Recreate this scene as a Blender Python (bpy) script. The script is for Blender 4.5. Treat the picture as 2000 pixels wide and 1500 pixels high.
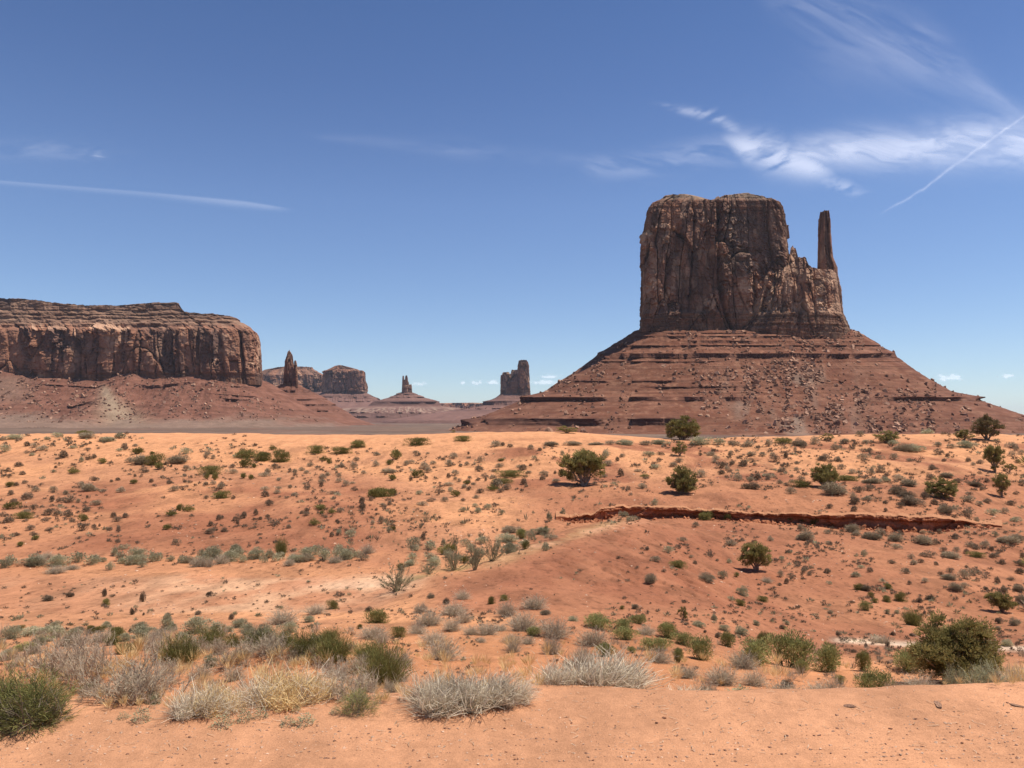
import bpy, math, random
import numpy as np
from math import radians as R
for o in list(bpy.data.objects): bpy.data.objects.remove(o)
S = bpy.context.scene
COL = S.collection
random.seed(7)
# ------------------------------------------------------------------ camera
F = 1500.0                      # focal length in photo pixels (photo is 2000 x 1500)
EYE = 2.2                       # eye height above the foreground dirt
PITCH = math.atan(70 / F)
cam = bpy.data.cameras.new('camera'); camo = bpy.data.objects.new('camera', cam); COL.objects.link(camo)
cam.sensor_width = 36.0; cam.lens = 36.0 * F / 2000; cam.clip_start = 0.1; cam.clip_end = 200000
camo.location = (0, 0, EYE); camo.rotation_euler = (R(90) + PITCH, 0, 0)
S.camera = camo
# ------------------------------------------------------------------ sky and sun
SUN_EL, SUN_AZ = R(66), R(88)   # azimuth clockwise from +Y (straight ahead) : high, to the right and slightly ahead
W = bpy.data.worlds.new('World'); S.world = W; W.use_nodes = True
nt = W.node_tree; nt.nodes.clear()
out = nt.nodes.new('ShaderNodeOutputWorld'); bg = nt.nodes.new('ShaderNodeBackground')
sky = nt.nodes.new('ShaderNodeTexSky'); sky.sky_type = 'NISHITA'; sky.sun_disc = False
sky.sun_elevation = SUN_EL; sky.sun_rotation = SUN_AZ
sky.altitude = 1600; sky.air_density = 1.0; sky.dust_density = 0.0; sky.ozone_density = 2.2
bg.inputs['Strength'].default_value = 0.094
tcw = nt.nodes.new('ShaderNodeTexCoord'); sxw = nt.nodes.new('ShaderNodeSeparateXYZ'); rw = nt.nodes.new('ShaderNodeValToRGB'); mw = nt.nodes.new('ShaderNodeMix')
nt.links.new(tcw.outputs['Generated'], sxw.inputs[0]); nt.links.new(sxw.outputs[2], rw.inputs[0])     # a bluer, less yellow air low down
el = rw.color_ramp.elements; el[0].position = 0.0; el[0].color = (0.86, 0.92, 1.0, 1); el[1].position = 0.55; el[1].color = (0.62, 0.75, 0.96, 1)
for p_, c_ in ((0.08, (0.92, 0.95, 1.03, 1)), (0.27, (0.92, 0.96, 1.10, 1)), (0.40, (0.75, 0.83, 1.02, 1))):
    e_ = el.new(p_); e_.color = c_
mw.data_type = 'RGBA'; mw.blend_type = 'MULTIPLY'; mw.inputs[0].default_value = 1.0
nt.links.new(sky.outputs[0], mw.inputs[6]); nt.links.new(rw.outputs[0], mw.inputs[7])
nt.links.new(mw.outputs[2], bg.inputs[0]); nt.links.new(bg.outputs[0], out.inputs[0])
sun = bpy.data.lights.new('sun', 'SUN'); sun.energy = 4.9; sun.angle = R(0.53); sun.color = (1.0, 0.95, 0.86)
suno = bpy.data.objects.new('sun', sun); COL.objects.link(suno)
suno.rotation_euler = (R(90) - SUN_EL, 0, R(180) - SUN_AZ); suno.location = (0, 0, 50)
S.view_settings.view_transform = 'Standard'; S.view_settings.look = 'None'
S.view_settings.exposure = 0.34; S.view_settings.gamma = 1.0
S.render.engine = 'CYCLES'
# ------------------------------------------------------------------ numpy helpers
def hsh(i, j, s=0):
    i = np.asarray(i).astype(np.int64); j = np.asarray(j).astype(np.int64)
    h = (i * 374761393 + j * 668265263 + s * 974711 + 12345) & 0xFFFFFFFF
    h = ((h ^ (h >> 13)) * 1274126177) & 0xFFFFFFFF
    h = (h ^ (h >> 16)); h = (h * 2246822519) & 0xFFFFFFFF; h = h ^ (h >> 15)
    return (h & 0xFFFFFF) / float(0x1000000)
def vnoise(x, y, s=0):
    xi = np.floor(x); yi = np.floor(y); fx = x - xi; fy = y - yi
    fx = fx*fx*fx*(fx*(fx*6-15)+10); fy = fy*fy*fy*(fy*(fy*6-15)+10)
    a = hsh(xi, yi, s); b = hsh(xi+1, yi, s); c = hsh(xi, yi+1, s); d = hsh(xi+1, yi+1, s)
    return (a + (b-a)*fx + (c-a)*fy + (a-b-c+d)*fx*fy) * 2 - 1
def fbm(x, y, s=0, oct=5, gain=0.5, lac=2.03):
    r = 0; a = 1.0; t = 0
    for o in range(oct):
        r = r + a * vnoise(x + o*17.3, y - o*9.1, s + o*31); t += a; a *= gain; x = x*lac; y = y*lac
    return r / t
def worley(x, y, s=0, cheb=False, jit=0.85):
    """F1, F2, random id of the nearest cell, offset to its seed"""
    xi = np.floor(x); yi = np.floor(y)
    f1 = np.full(np.shape(x), 9.0); f2 = f1.copy(); rid = np.zeros_like(f1); ox = np.zeros_like(f1); oy = np.zeros_like(f1)
    for dx in (-1, 0, 1):
        for dy in (-1, 0, 1):
            ci = xi+dx; cj = yi+dy
            px = ci + 0.5 + (hsh(ci, cj, s)-0.5)*jit - x; py = cj + 0.5 + (hsh(ci, cj, s+1)-0.5)*jit - y
            d = np.maximum(abs(px), abs(py)) if cheb else np.sqrt(px*px+py*py)
            n = d < f1
            f2 = np.where(n, f1, np.minimum(f2, d)); f1 = np.where(n, d, f1)
            rid = np.where(n, hsh(ci, cj, s+2), rid); ox = np.where(n, px, ox); oy = np.where(n, py, oy)
    return f1, f2, rid, ox, oy
def sstep(a, b, x):
    t = np.clip((x-a)/(b-a), 0, 1); return t*t*(3-2*t)
def pchip(xk, yk, x):
    xk = np.asarray(xk, float); yk = np.asarray(yk, float)
    h = np.diff(xk); d = np.diff(yk)/h; m = np.zeros_like(yk)
    m[0] = d[0]; m[-1] = d[-1]
    for i in range(1, len(xk)-1):
        if d[i-1]*d[i] > 0:
            w1 = 2*h[i]+h[i-1]; w2 = h[i]+2*h[i-1]; m[i] = (w1+w2)/(w1/d[i-1]+w2/d[i])
    i = np.clip(np.searchsorted(xk, x)-1, 0, len(xk)-2); t = (x-xk[i])/h[i]; t2 = t*t; t3 = t2*t
    y = (2*t3-3*t2+1)*yk[i]+(t3-2*t2+t)*h[i]*m[i]+(-2*t3+3*t2)*yk[i+1]+(t3-t2)*h[i]*m[i+1]
    y = np.where(x < xk[0], yk[0]+(x-xk[0])*m[0], y)
    return np.where(x > xk[-1], yk[-1]+(x-xk[-1])*m[-1], y)
cp, sp_ = math.cos(PITCH), math.sin(PITCH)
def unproj(u, v, Y):
    """photo pixel at distance Y ahead -> world point"""
    a = (u-1000)/F; b = (750-v)/F; t = Y/(cp-b*sp_)
    return a*t, Y, EYE + t*(sp_+b*cp)
def proj(x, y, z):
    dz = z-EYE; w = y*cp+dz*sp_; return 1000+F*x/w, 750-F*(-y*sp_+dz*cp)/w
# ------------------------------------------------------------------ objects
def mesh(name, V, Fc, mat=None, parent=None, attrs=None, smooth=False, link=True):
    """V (n,3); Fc (m,4) or (m,3) index array or a list of such arrays"""
    me = bpy.data.meshes.new(name)
    Fl = Fc if isinstance(Fc, list) else [Fc]
    V = np.ascontiguousarray(V, np.float32)
    me.vertices.add(len(V)); me.vertices.foreach_set('co', V.ravel())
    nl = sum(f.size for f in Fl); npoly = sum(len(f) for f in Fl)
    me.loops.add(nl); me.polygons.add(npoly)
    me.loops.foreach_set('vertex_index', np.concatenate([np.ascontiguousarray(f, np.int32).ravel() for f in Fl]))
    tot = np.concatenate([np.full(len(f), f.shape[1], np.int32) for f in Fl])
    me.polygons.foreach_set('loop_start', np.concatenate([[0], np.cumsum(tot)[:-1]]).astype(np.int32))
    if smooth: me.polygons.foreach_set('use_smooth', np.ones(npoly, bool))
    else: me.polygons.foreach_set('use_smooth', np.zeros(npoly, bool))
    for k, a in (attrs or {}).items():
        a = np.asarray(a, np.float32)
        if a.ndim == 2:
            at = me.attributes.new(k, 'FLOAT_COLOR', 'POINT')
            at.data.foreach_set('color', np.concatenate([a, np.ones((len(a), 1), np.float32)], 1).ravel())
        else:
            at = me.attributes.new(k, 'FLOAT', 'POINT'); at.data.foreach_set('value', a.ravel())
    me.update(calc_edges=True); me.validate()
    if mat: me.materials.append(mat)
    if not link: return me
    o = bpy.data.objects.new(name, me); COL.objects.link(o)
    if parent: o.parent = parent
    return o
def empty(name, loc=(0, 0, 0)):
    o = bpy.data.objects.new(name, None); COL.objects.link(o); o.location = loc; o.empty_display_size = 0.2; return o
def tag(o, label=None, cat=None, group=None, kind=None):
    if label: o['label'] = label
    if cat: o['category'] = cat
    if group: o['group'] = group
    if kind: o['kind'] = kind
    return o
def grid_faces(nr, nc, wrap=False):
    i = np.arange(nr-1)[:, None]; j = np.arange(nc if wrap else nc-1)[None, :]; j2 = (j+1) % nc
    a = i*nc+j; b = i*nc+j2; c = (i+1)*nc+j2; d = (i+1)*nc+j
    return np.stack([a, b, c, d], -1).reshape(-1, 4)
# ------------------------------------------------------------------ materials
def mat_new(name):
    m = bpy.data.materials.new(name); m.use_nodes = True; n = m.node_tree.nodes; n.clear()
    o = n.new('ShaderNodeOutputMaterial'); p = n.new('ShaderNodeBsdfPrincipled')
    m.node_tree.links.new(p.outputs[0], o.inputs[0])
    p.inputs['Roughness'].default_value = 0.95; p.inputs['Specular IOR Level'].default_value = 0.1
    return m, m.node_tree, p
def nd(t, typ, **kw):
    n = t.nodes.new(typ)
    for k, v in kw.items():
        if k in n.inputs: n.inputs[k].default_value = v
        else: setattr(n, k, v)
    return n
def rock_mat(name, scale, bump, attr='Col', contrast=0.35):
    """vertex-attribute albedo broken up by two object-space noises, and a bump"""
    m, t, p = mat_new(name); L = t.links.new
    at = nd(t, 'ShaderNodeAttribute', attribute_name=attr)
    tc = nd(t, 'ShaderNodeTexCoord')
    n1 = nd(t, 'ShaderNodeTexNoise', Scale=scale, Detail=8.0, Roughness=0.65)
    n2 = nd(t, 'ShaderNodeTexNoise', Scale=scale*0.17, Detail=5.0, Roughness=0.6)
    L(tc.outputs['Object'], n1.inputs['Vector']); L(tc.outputs['Object'], n2.inputs['Vector'])
    ad = nd(t, 'ShaderNodeMath', operation='ADD'); L(n1.outputs[0], ad.inputs[0]); L(n2.outputs[0], ad.inputs[1])
    mr = nd(t, 'ShaderNodeMapRange'); L(ad.outputs[0], mr.inputs[0])
    mr.inputs[1].default_value = 0.6; mr.inputs[2].default_value = 1.4
    mr.inputs[3].default_value = 1-contrast; mr.inputs[4].default_value = 1+contrast
    mx = nd(t, 'ShaderNodeMix', data_type='RGBA', blend_type='MULTIPLY'); mx.inputs[0].default_value = 1.0
    L(at.outputs['Color'], mx.inputs[6]); L(mr.outputs[0], mx.inputs[7])
    L(mx.outputs[2], p.inputs['Base Color'])
    bp = nd(t, 'ShaderNodeBump', Strength=0.8, Distance=bump); L(n1.outputs[0], bp.inputs['Height']); L(bp.outputs[0], p.inputs['Normal'])
    return m
def lerp3(a, b, t):
    a = np.asarray(a, float); b = np.asarray(b, float); return a + (b-a)*t[..., None]
# ================================================================== LANDFORMS
M_rock = rock_mat('sandstone', 0.22, 0.9)
M_far = rock_mat('far_sandstone', 0.08, 2.0, contrast=0.25)
M_talus = rock_mat('talus', 0.35, 0.6, contrast=0.4)
SHEL = np.array((0.060, 0.038, 0.031)); VARN = np.array((0.168, 0.092, 0.064)); BROWN = np.array((0.295, 0.14, 0.083))
TAN = np.array((0.50, 0.30, 0.19)); PALE = np.array((0.56, 0.41, 0.28))
TAL = np.array((0.14, 0.055, 0.032)); TAL2 = np.array((0.19, 0.084, 0.051)); GREYT = np.array((0.2, 0.135, 0.098))

def seg_dist(u, v, pl):
    d = np.full(np.shape(u), 1e9)
    for (x0, y0), (x1, y1) in zip(pl[:-1], pl[1:]):
        dx, dy = x1-x0, y1-y0; t = np.clip(((u-x0)*dx+(v-y0)*dy)/(dx*dx+dy*dy+1e-9), 0, 1)
        d = np.minimum(d, np.hypot(u-x0-t*dx, v-y0-t*dy))
    return d
def ring(W_, dep, n, nS, backw=0.25):
    ph = np.linspace(0, 2*np.pi, 6001)
    c, s = np.cos(ph), np.sin(ph)
    xi = np.sign(c)*abs(c)**(2/n); et = np.sign(s)*abs(s)**(2/n)
    X, Y = xi*W_/2, et*dep/2
    dl = np.hypot(np.diff(X), np.diff(Y)); Ls = np.concatenate([[0], np.cumsum(dl)])
    w = dl*np.where((et[:-1]+et[1:])/2 < 0.2, 1.0, backw); cw = np.concatenate([[0], np.cumsum(w)])
    q = np.linspace(0, cw[-1], nS, endpoint=False)
    xi = np.interp(q, cw, xi); et = np.interp(q, cw, et); s_ = np.interp(q, cw, Ls)
    tx = np.roll(xi*W_, -1)-np.roll(xi*W_, 1); ty = np.roll(et*dep, -1)-np.roll(et*dep, 1); l = np.hypot(tx, ty)+1e-9
    nx, ny = ty/l, -tx/l
    for _ in range(6):   # soften the normals at the corners
        nx = (np.roll(nx, 1)+nx+np.roll(nx, -1))/3; ny = (np.roll(ny, 1)+ny+np.roll(ny, -1))/3
    l = np.hypot(nx, ny); return xi, et, s_, nx/l, ny/l
def wall_relief(s, z, H, sd, sc=1.0, base=0.13, topb=0.12, cw=24., amp=1.0):
    """metres of displacement and albedo of a jointed sandstone wall; s along the wall, z up"""
    s = s/sc; zz = z/sc; t = z/H
    wx = fbm(s/45, zz/60, sd+5, 3)*0.22
    frac = sstep(-0.25, 0.3, fbm(s/55, zz/70, sd+41, 3))          # broken ground versus smooth slabs
    f1, f2, r1, ox, oy = worley(s/cw+wx, zz/95+0.3+fbm(s/70, zz*0, sd+2, 2), sd, jit=0.95)
    d = (r1-0.5)*10 + ox*(hsh(r1*9999, 1, sd)-0.5)*13; c1 = np.exp(-(f2-f1)/0.03)*sstep(0.15, 0.5, hsh(r1*9999, 5, sd)); d = d-7.5*c1
    f1, f2, r2, ox2, oy2 = worley(s/13+wx*2, zz/42+r1*7, sd+11, True)
    d = d+((r2-0.5)*5.0 + ox2*(hsh(r2*9999, 3, sd)-0.5)*5 + oy2*(hsh(r2*9999, 7, sd)-0.2)*7)*(0.35+0.65*frac); c2 = np.exp(-(f2-f1)/0.04); d = d-2.4*c2*(0.3+0.7*frac)
    f1, f2, r3, ox3, oy3 = worley(s/5.5+wx*3+oy2*0.3, zz/12+fbm(s/20, zz/20, sd+3, 2)*0.3, sd+23, True)
    m3 = frac*sstep(-0.2, 0.3, fbm(s/22, zz/26, sd+43, 3)); m3 = 0.22+0.78*m3; d = d+m3*((r3-0.5)*4.6+oy3*5.2+ox3*4*(r2-0.5)) - 1.0*m3*np.exp(-(f2-f1)/0.07)
    f1, f2, r4, ox4, oy4 = worley(s/2.6+wx*4, zz/4+r3*5, sd+29)
    d = d+(0.25+0.75*m3)*((r4-0.5)*1.3+oy4*1.6)
    d = d+fbm(s/9, zz/14, sd+51, 5)*0.7
    hl = zz/17+fbm(s/60, zz/60, sd+53, 3)*0.9; d = d-2.0*np.exp(-abs(hl-np.floor(hl)-0.5)/0.045)*sstep(0.05, 0.35, fbm(s/30, np.floor(hl)*3.7, sd+55, 3))
    # thin bedded base and top
    tb = sstep(base+0.035, base-0.02, t+fbm(s/40, zz*0, sd+61, 3)*0.03)
    ly = zz/2.6+fbm(s/60, zz/60, sd+71, 2)*0.8; li = np.floor(ly)
    fb1, fb2, rb, _, _ = worley(s/4.5+hsh(li, 3, sd)*50, li+0.5, sd+77, jit=0.8)
    bed = (hsh(li, 1, sd)-0.5)*2.4 + (rb-0.5)*1.7 - 1.1*np.exp(-abs(ly-li-0.5+0.42)/0.13)*hsh(li, 2, sd)-0.5*np.exp(-(fb2-fb1)/0.1)
    d = d*(1-tb*0.75)+tb*(bed+1.2)
    tt = sstep(1-topb-0.03, 1-topb+0.05, t+fbm(s/35, zz*0+9, sd+81, 3)*0.05)
    d = d*(1-tt*0.55)+tt*(bed*0.8-0.5)
    # colour
    k = r1*0.45+r2*0.35+fbm(s/14, zz/50, sd+91, 4)*0.55
    st = fbm(s/3.0, zz/60, sd+93, 4)
    col = lerp3(VARN, BROWN, sstep(0.05, 0.65, k+st*0.2))
    fresh = np.clip(0.25+m3, 0, 1)*sstep(0.15, 0.42, fbm(s/17, zz/22, sd+95, 4)+(r3-0.5)*0.7)
    col = lerp3(col, TAN, fresh*0.85); col = col*(1-0.35*tb)[..., None]
    col = lerp3(col, SHEL, sstep(0.08, 0.4, fbm(s/13, zz/30, sd+97, 4)+(r2-0.5)*0.35)*0.48); col = lerp3(col, SHEL*0.5, np.clip(c1*0.8+c2*0.45, 0, 0.85))
    col = col*(1+0.16*fbm(s/40, zz/1.6, sd+99, 3)*(0.35+tb+tt))[..., None]
    return d*amp*sc, col, np.clip(tb+tt, 0, 1)
def cliff(name, D, lv, dep, top, nS, nT, sd, parent, n=5.0, sc=1.0, feat=None, dome=0.0, base_v=None, amp=1.0, cw=24., base=0.13, topb=0.12, mat=None, tint=None, flat=None, capcol=None, off=0.0, mute=None, insn=0.0):
    """a rock wall closed all round: lv = (v, u left, u right, inset) per level, top = (u, v) skyline"""
    k = D/F; lv = sorted(lv); lvv = [a[0] for a in lv]; UL = lambda v: np.interp(v, lvv, [a[1] for a in lv]); UR = lambda v: np.interp(v, lvv, [a[2] for a in lv])
    INS = lambda v: np.interp(v, lvv, [a[3] for a in lv])
    vb = lvv[-1]; Wd = UR(vb)-UL(vb)
    xi, et, s_, nx, ny = ring(Wd, dep, n, nS)
    tu = [a[0] for a in top]; tv = [a[1] for a in top]
    f = (xi+1)/2; ug = np.linspace(min(tu[0], UL(vb)), max(tu[-1], UR(vb)), 6000); vg = np.interp(ug, tu, tv); fg = np.maximum.accumulate((ug-UL(vg))/(UR(vg)-UL(vg)))+np.arange(6000)*1e-9
    vt = np.interp(np.interp(f, fg, ug), tu, tv)
    t = np.linspace(0, 1, nT)[:, None]
    V_ = vb+t*(vt-vb)[None, :]
    U_ = UL(V_)+f[None, :]*(UR(V_)-UL(V_)); ins = INS(V_+insn*fbm(U_/22, V_/9, sd+3, 4)*sstep(vb-88, vb-96, V_)) if insn else INS(V_)
    Yd = D+k*(dep/2+et[None, :]*(dep/2-ins))
    Hm = (vb-min(tv))*k; zm = (vb-V_)*k
    d, col, bed = wall_relief(np.broadcast_to(s_*k, V_.shape), zm, Hm, sd, sc, cw=cw, amp=amp, base=base, topb=topb)
    if mute: d = d*mute(U_, V_)
    d = d*(1-0.55*sstep(0.6, 0.95, abs(nx)))[None, :]+off
    if feat:
        df, cf = feat(U_, V_, np.broadcast_to(et[None, :], V_.shape), k, col); d = d+df; col = cf
    X = unproj(U_, V_, Yd)[0]; Z = unproj(U_, V_, D+k*ins)[2]; X = X+nx[None, :]*d; Y = Yd+ny[None, :]*d
    Z = Z+fbm(s_*k/6, s_*0, sd+7, 4)[None, :]*1.6*sc*sstep(0.93, 1.0, t)
    rows = [np.stack([X, Y, Z], -1)]; cols = [col]
    nc = 7
    cx = X[-1].mean(); cy = D+k*dep/2
    for q in np.linspace(1, 0, nc)[1:]:
        fx = 0.25+0.75*q
        Xc = cx+(X[-1]-cx)*fx; Yc = cy+(Y[-1]-cy)*q; Zc = Z[-1]+dome*k*(1-q*q)+fbm(Xc/9, Yc/9, sd+13, 3)*1.5*sc
        rows.append(np.stack([Xc, Yc, Zc], -1)[None]); cols.append(np.broadcast_to(np.asarray(capcol if capcol is not None else (0.3, 0.19, 0.12)), col[-1].shape)[None])
    P = np.concatenate(rows, 0); C = np.concatenate(cols, 0)
    if tint is not None: C = C*np.asarray(tint)
    nr = P.shape[0]
    # start one row lower so the foot is sunk into the talus
    P0 = P[:1].copy(); P0[..., 2] -= 6*sc; P = np.concatenate([P0, P], 0); C = np.concatenate([C[:1], C], 0)
    return mesh(name, P.reshape(-1, 3), grid_faces(nr+1, nS, True), mat or M_rock, parent, {'Col': C.reshape(-1, 3)})

class Talus:
    """apron round a cliff foot. prof = (outward px, drop px) ; ledges = (drop, height px, strength fn of (u, et))"""
    def __init__(s, name, D, ul, ur, dep, vb, prof, ledges, nS, sd, parent, n=5.0, inset=4, mat=None, c1=TAL, c2=TAL2, gul=1.0, side=None, colf=None, nrow=150, fine=1.0, zoff=None):
        k = D/F; s.k = k; s.D = D
        xi, et, s_, nx, ny = ring(ur-ul, dep, n, nS, 0.3)
        for _ in range(30):
            nx = (np.roll(nx, 1)+nx+np.roll(nx, -1))/3; ny = (np.roll(ny, 1)+ny+np.roll(ny, -1))/3
        l = np.hypot(nx, ny); nx /= l; ny /= l
        prof = list(prof)+[(prof[-1][0]+45, prof[-1][1]+45)]; pe = [a[0] for a in prof]; pd = [a[1] for a in prof]
        # rows spaced in drop, denser at the ledges
        rows = list(np.linspace(0, pd[-1], nrow))
        for (ld, lh, _) in ledges: rows += list(np.linspace(ld-1.5, ld+lh+1.5, 16))
        rows = np.unique(np.round([r for r in rows if 0 <= r <= pd[-1]], 2))
        dr = rows[:, None]; e0 = np.interp(rows, pd, pe)[:, None]+0*xi[None, :]
        if side is not None: e0 = e0*side(xi, et)[None, :]
        ub = (ul+ur)/2+xi*(ur-ul)/2
        vb_ = (vb(ub) if callable(vb) else vb+0*ub)
        Ya = (D+k*(dep/2+et*dep/2))[None, :]+ny[None, :]*e0*k; Up = 1000+F*((ub-1000)*k*(1+0.97*((D+k*(dep/2+et*dep/2))/D-1)))[None, :]/Ya+F*nx[None, :]*e0*k/Ya
        # ledges: pull the rock out above, stand it vertical over the ledge height
        eL = e0.copy(); lm = np.zeros_like(e0); chute = sstep(0.42, 0.15, fbm(Up/26, dr/160, sd+91, 4))
        for (ld, lh, fn) in ledges:
            st = fn(Up, et[None, :]+0*Up, s_[None, :]+0*Up) if fn else np.clip(0.4+1.5*fbm(Up/7, dr*0+ld, sd+81, 4), 0, 1)
            st = st*(0.25+0.75*chute)
            wob = fbm(s_/28, s_*0+ld, sd+3, 3)[None, :]*2.2
            ld_ = ld+wob*0.4
            e1 = np.interp(np.clip(ld+lh, 0, pd[-1]), pd, pe); e2 = np.interp(ld, pd, pe); bump = (e1-e2)
            up = np.clip((dr-ld_+14)/14, 0, 1); up = up*up*(dr <= ld_)      # bench widening out to the rim
            face = (dr > ld_) & (dr <= ld_+lh)
            q = np.clip((dr-ld_)/lh, 0, 1)
            blk = (worley(s_[None, :]/5+dr*0, dr*0+ld, sd+int(ld))[2]-0.5)*3.2 + (worley(s_[None, :]/2.0+dr*0, np.floor(dr/ (lh/3))+ld, sd+9)[2]-0.5)*1.3 
            add = up*bump+face*(bump*(1-q)+blk-1.0*np.minimum(q*3, 1))
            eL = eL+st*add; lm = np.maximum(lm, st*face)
        e = eL
        Y0 = D+k*(dep/2+et*dep/2); X0 = unproj(ub, vb_, Y0)[0]
        # gullies and lumps
        g = fbm(s_[None, :]/16+dr*0, dr/60+e0*0, sd+21, 4)*gul*np.minimum(e0/30, 1)*4.5
        g = g+fbm(s_[None, :]/5+dr*0, dr/6+e0*0, sd+22, 4)*1.5*np.minimum(e0/6, 1)*fine+fbm(s_[None, :]/70+dr*0, dr/110+e0*0, sd+24, 3)*14*gul*np.minimum(e0/60, 1)
        strat = (hsh(np.floor(rows/2.1+0.3), 3, sd)[:, None]-0.5)*1.7*sstep(-0.2, 0.5, fbm(s_[None, :]/60+dr*0, dr/25+e0*0, sd+25, 3))
        e = e+(g+strat)*(1-0.7*lm)
        X = X0[None, :]+nx[None, :]*(e-inset)*k; Y = Y0[None, :]+ny[None, :]*(e-inset)*k
        Vd = vb_[None, :]+dr
        _, _, Z = unproj(0*Vd, Vd, Y)
        kk = fbm(X/20, Y/20+Z/5, sd+31, 4)
        col = lerp3(c1, c2, sstep(-0.4, 0.5, kk))
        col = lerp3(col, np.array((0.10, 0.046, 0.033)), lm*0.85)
        lay = hsh(np.floor(rows/2.1), 9, sd)[:, None]+0*e0
        col = lerp3(col, col*0.72, sstep(0.6, 0.9, lay)*0.8)
        s.U, s.Vp = proj(X, Y, Z)
        if colf: col = colf(s.U, s.Vp, X, Y, Z, col, lm)
        s.P = np.stack([X, Y, Z], -1); s.lm = lm
        s.C = col
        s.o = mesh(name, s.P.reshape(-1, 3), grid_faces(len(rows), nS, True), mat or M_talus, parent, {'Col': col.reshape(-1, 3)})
    def sample(s, rng, n, wf):
        """n random points facing the camera, with acceptance weight wf(u, v)"""
        vis = (s.P[..., 1] < s.D+40*s.k) & (s.lm < 0.3)
        idx = np.argwhere(vis[:-1, :]); outp = []
        a = idx[rng.integers(0, len(idx), n*8)]
        pts = s.P[a[:, 0], a[:, 1]]; u, v = s.U[a[:, 0], a[:, 1]], s.Vp[a[:, 0], a[:, 1]]
        nb = s.P[np.minimum(a[:, 0]+1, s.P.shape[0]-1), a[:, 1]]
        l = np.linalg.norm(nb-pts, axis=1)              # row spacing ~ area
        acc = rng.random(len(u)) < wf(u, v)*np.clip(l/np.percentile(l, 90), 0, 1)
        return pts[acc][:n], u[acc][:n], v[acc][:n]

# ------------------------------------------------------------------ the tall butte with the thumb spire
DM = 1000.0
butte = tag(empty('butte', (0+(1455-1000)*DM/F, DM+60, -11)), 'tall dark red sandstone butte with a thin thumb-like spire standing at its right end', 'butte')
def loc_parent(o, par):
    o.parent = par; o.matrix_parent_inverse = par.matrix_world.inverted() if False else o.matrix_parent_inverse
def rel(par, o):
    o.parent = par; o.location = tuple(-c for c in par.location)
def feat_m(U, V, et, k, col):
    fr = sstep(0.0, -0.6, et); d = np.zeros_like(U)
    wob = fbm(U/9, V/9, 5, 3)*2.0
    for pl, w, dp in [([(1404, 385), (1405, 440), (1402, 500), (1405, 560), (1413, 600), (1428, 642)], 3.6, 15),
                      ([(1352, 384), (1356, 430), (1354, 500), (1350, 560), (1347, 606)], 2.2, 8), ([(1380, 445), (1385, 490), (1393, 530), (1399, 560)], 6.5, 11),
                      ([(1500, 392), (1505, 450), (1512, 520), (1515, 542)], 1.9, 6.5), ([(1515, 395), (1521, 452)], 1.6, 5), ([(1328, 440), (1324, 490)], 5, 8),
                      ([(1277, 453), (1280, 480)], 5, 8), ([(1476, 545), (1475, 625)], 1.6, 4), ([(1449, 448), (1450, 475)], 1.3, 3), ([(1304, 500), (1300, 560), (1306, 600)], 4, 5),
                      ([(1371, 440), (1362, 480)], 1.8, 4), ([(1428, 560), (1434, 590)], 1.4, 3), ([(1376, 395), (1382, 425), (1392, 432)], 3, 6), ([(1335, 555), (1331, 620)], 2, 4)]:
        q = seg_dist(U+wob, V, pl); d = d-dp*k*np.exp(-(q/w)**2)
    for (cu, cv, rx, ry, dp) in [(1414, 508, 11, 14, -9), (1443, 534, 13, 7, -5), (1390, 590, 12, 20, 6), (1301, 470, 10, 9, 6), (1264, 468, 14, 18, 5), (1282, 555, 20, 22, 4.5),
                                 (1418, 530, 9, 16, 3), (1300, 443, 22, 7, 4), (1460, 490, 40, 5, -3), (1437, 480, 26, 2.5, -5), (1404, 585, 5, 22, -5), (1320, 600, 10, 40, 2.5), (1365, 600, 10, 45, 3.5)]:
        q = np.hypot((U+wob-cu)/rx, (V+wob-cv)/ry)+fbm(U/8, V/8, 18, 4)*0.8+0.1; d = d+dp*k*sstep(1.05, 0.75, q)
    # smooth varnished slab in the middle
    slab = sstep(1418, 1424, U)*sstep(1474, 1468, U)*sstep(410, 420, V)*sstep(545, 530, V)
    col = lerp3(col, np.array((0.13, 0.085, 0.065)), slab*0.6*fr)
    for (cu, cv, rx, ry) in [(1301, 468, 9, 8), (1262, 462, 14, 14), (1300, 443, 24, 7), (1390, 588, 12, 16), (1278, 556, 16, 16), (1460, 560, 30, 18)]:  # sun-catching ledges painted in as tan patches
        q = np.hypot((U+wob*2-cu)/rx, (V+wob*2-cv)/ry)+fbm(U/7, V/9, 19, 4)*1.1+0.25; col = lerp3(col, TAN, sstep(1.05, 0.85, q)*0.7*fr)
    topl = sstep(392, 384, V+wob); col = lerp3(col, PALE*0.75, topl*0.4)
    return d*fr*sstep(384, 402, V), col
o = cliff('cliff', DM, [(648, 1249, 1556, 0), (612, 1252, 1552, 1), (604, 1254, 1548, 4), (560, 1254, 1545, 5), (500, 1254, 1541, 5), (465, 1255, 1538, 6), (440, 1261, 1537, 7), (425, 1263, 1537, 8), (400, 1266, 1534, 10), (392, 1270, 1530, 12), (386, 1282, 1522, 17), (377, 1290, 1516, 22)],
          130, [(1249, 440), (1254, 452), (1262, 425), (1268, 402), (1274, 393), (1290, 387), (1297, 381), (1330, 379), (1352, 382), (1356, 388), (1386, 390), (1404, 384), (1425, 380), (1462, 377), (1490, 383), (1510, 388), (1524, 390), (1532, 400), (1537, 425), (1541, 478), (1556, 560)],
          760, 330, 3, butte, n=7, mute=lambda U, V: 1-0.55*sstep(398, 388, V), feat=feat_m, dome=3, capcol=(0.34, 0.22, 0.14)); rel(butte, o)
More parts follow.
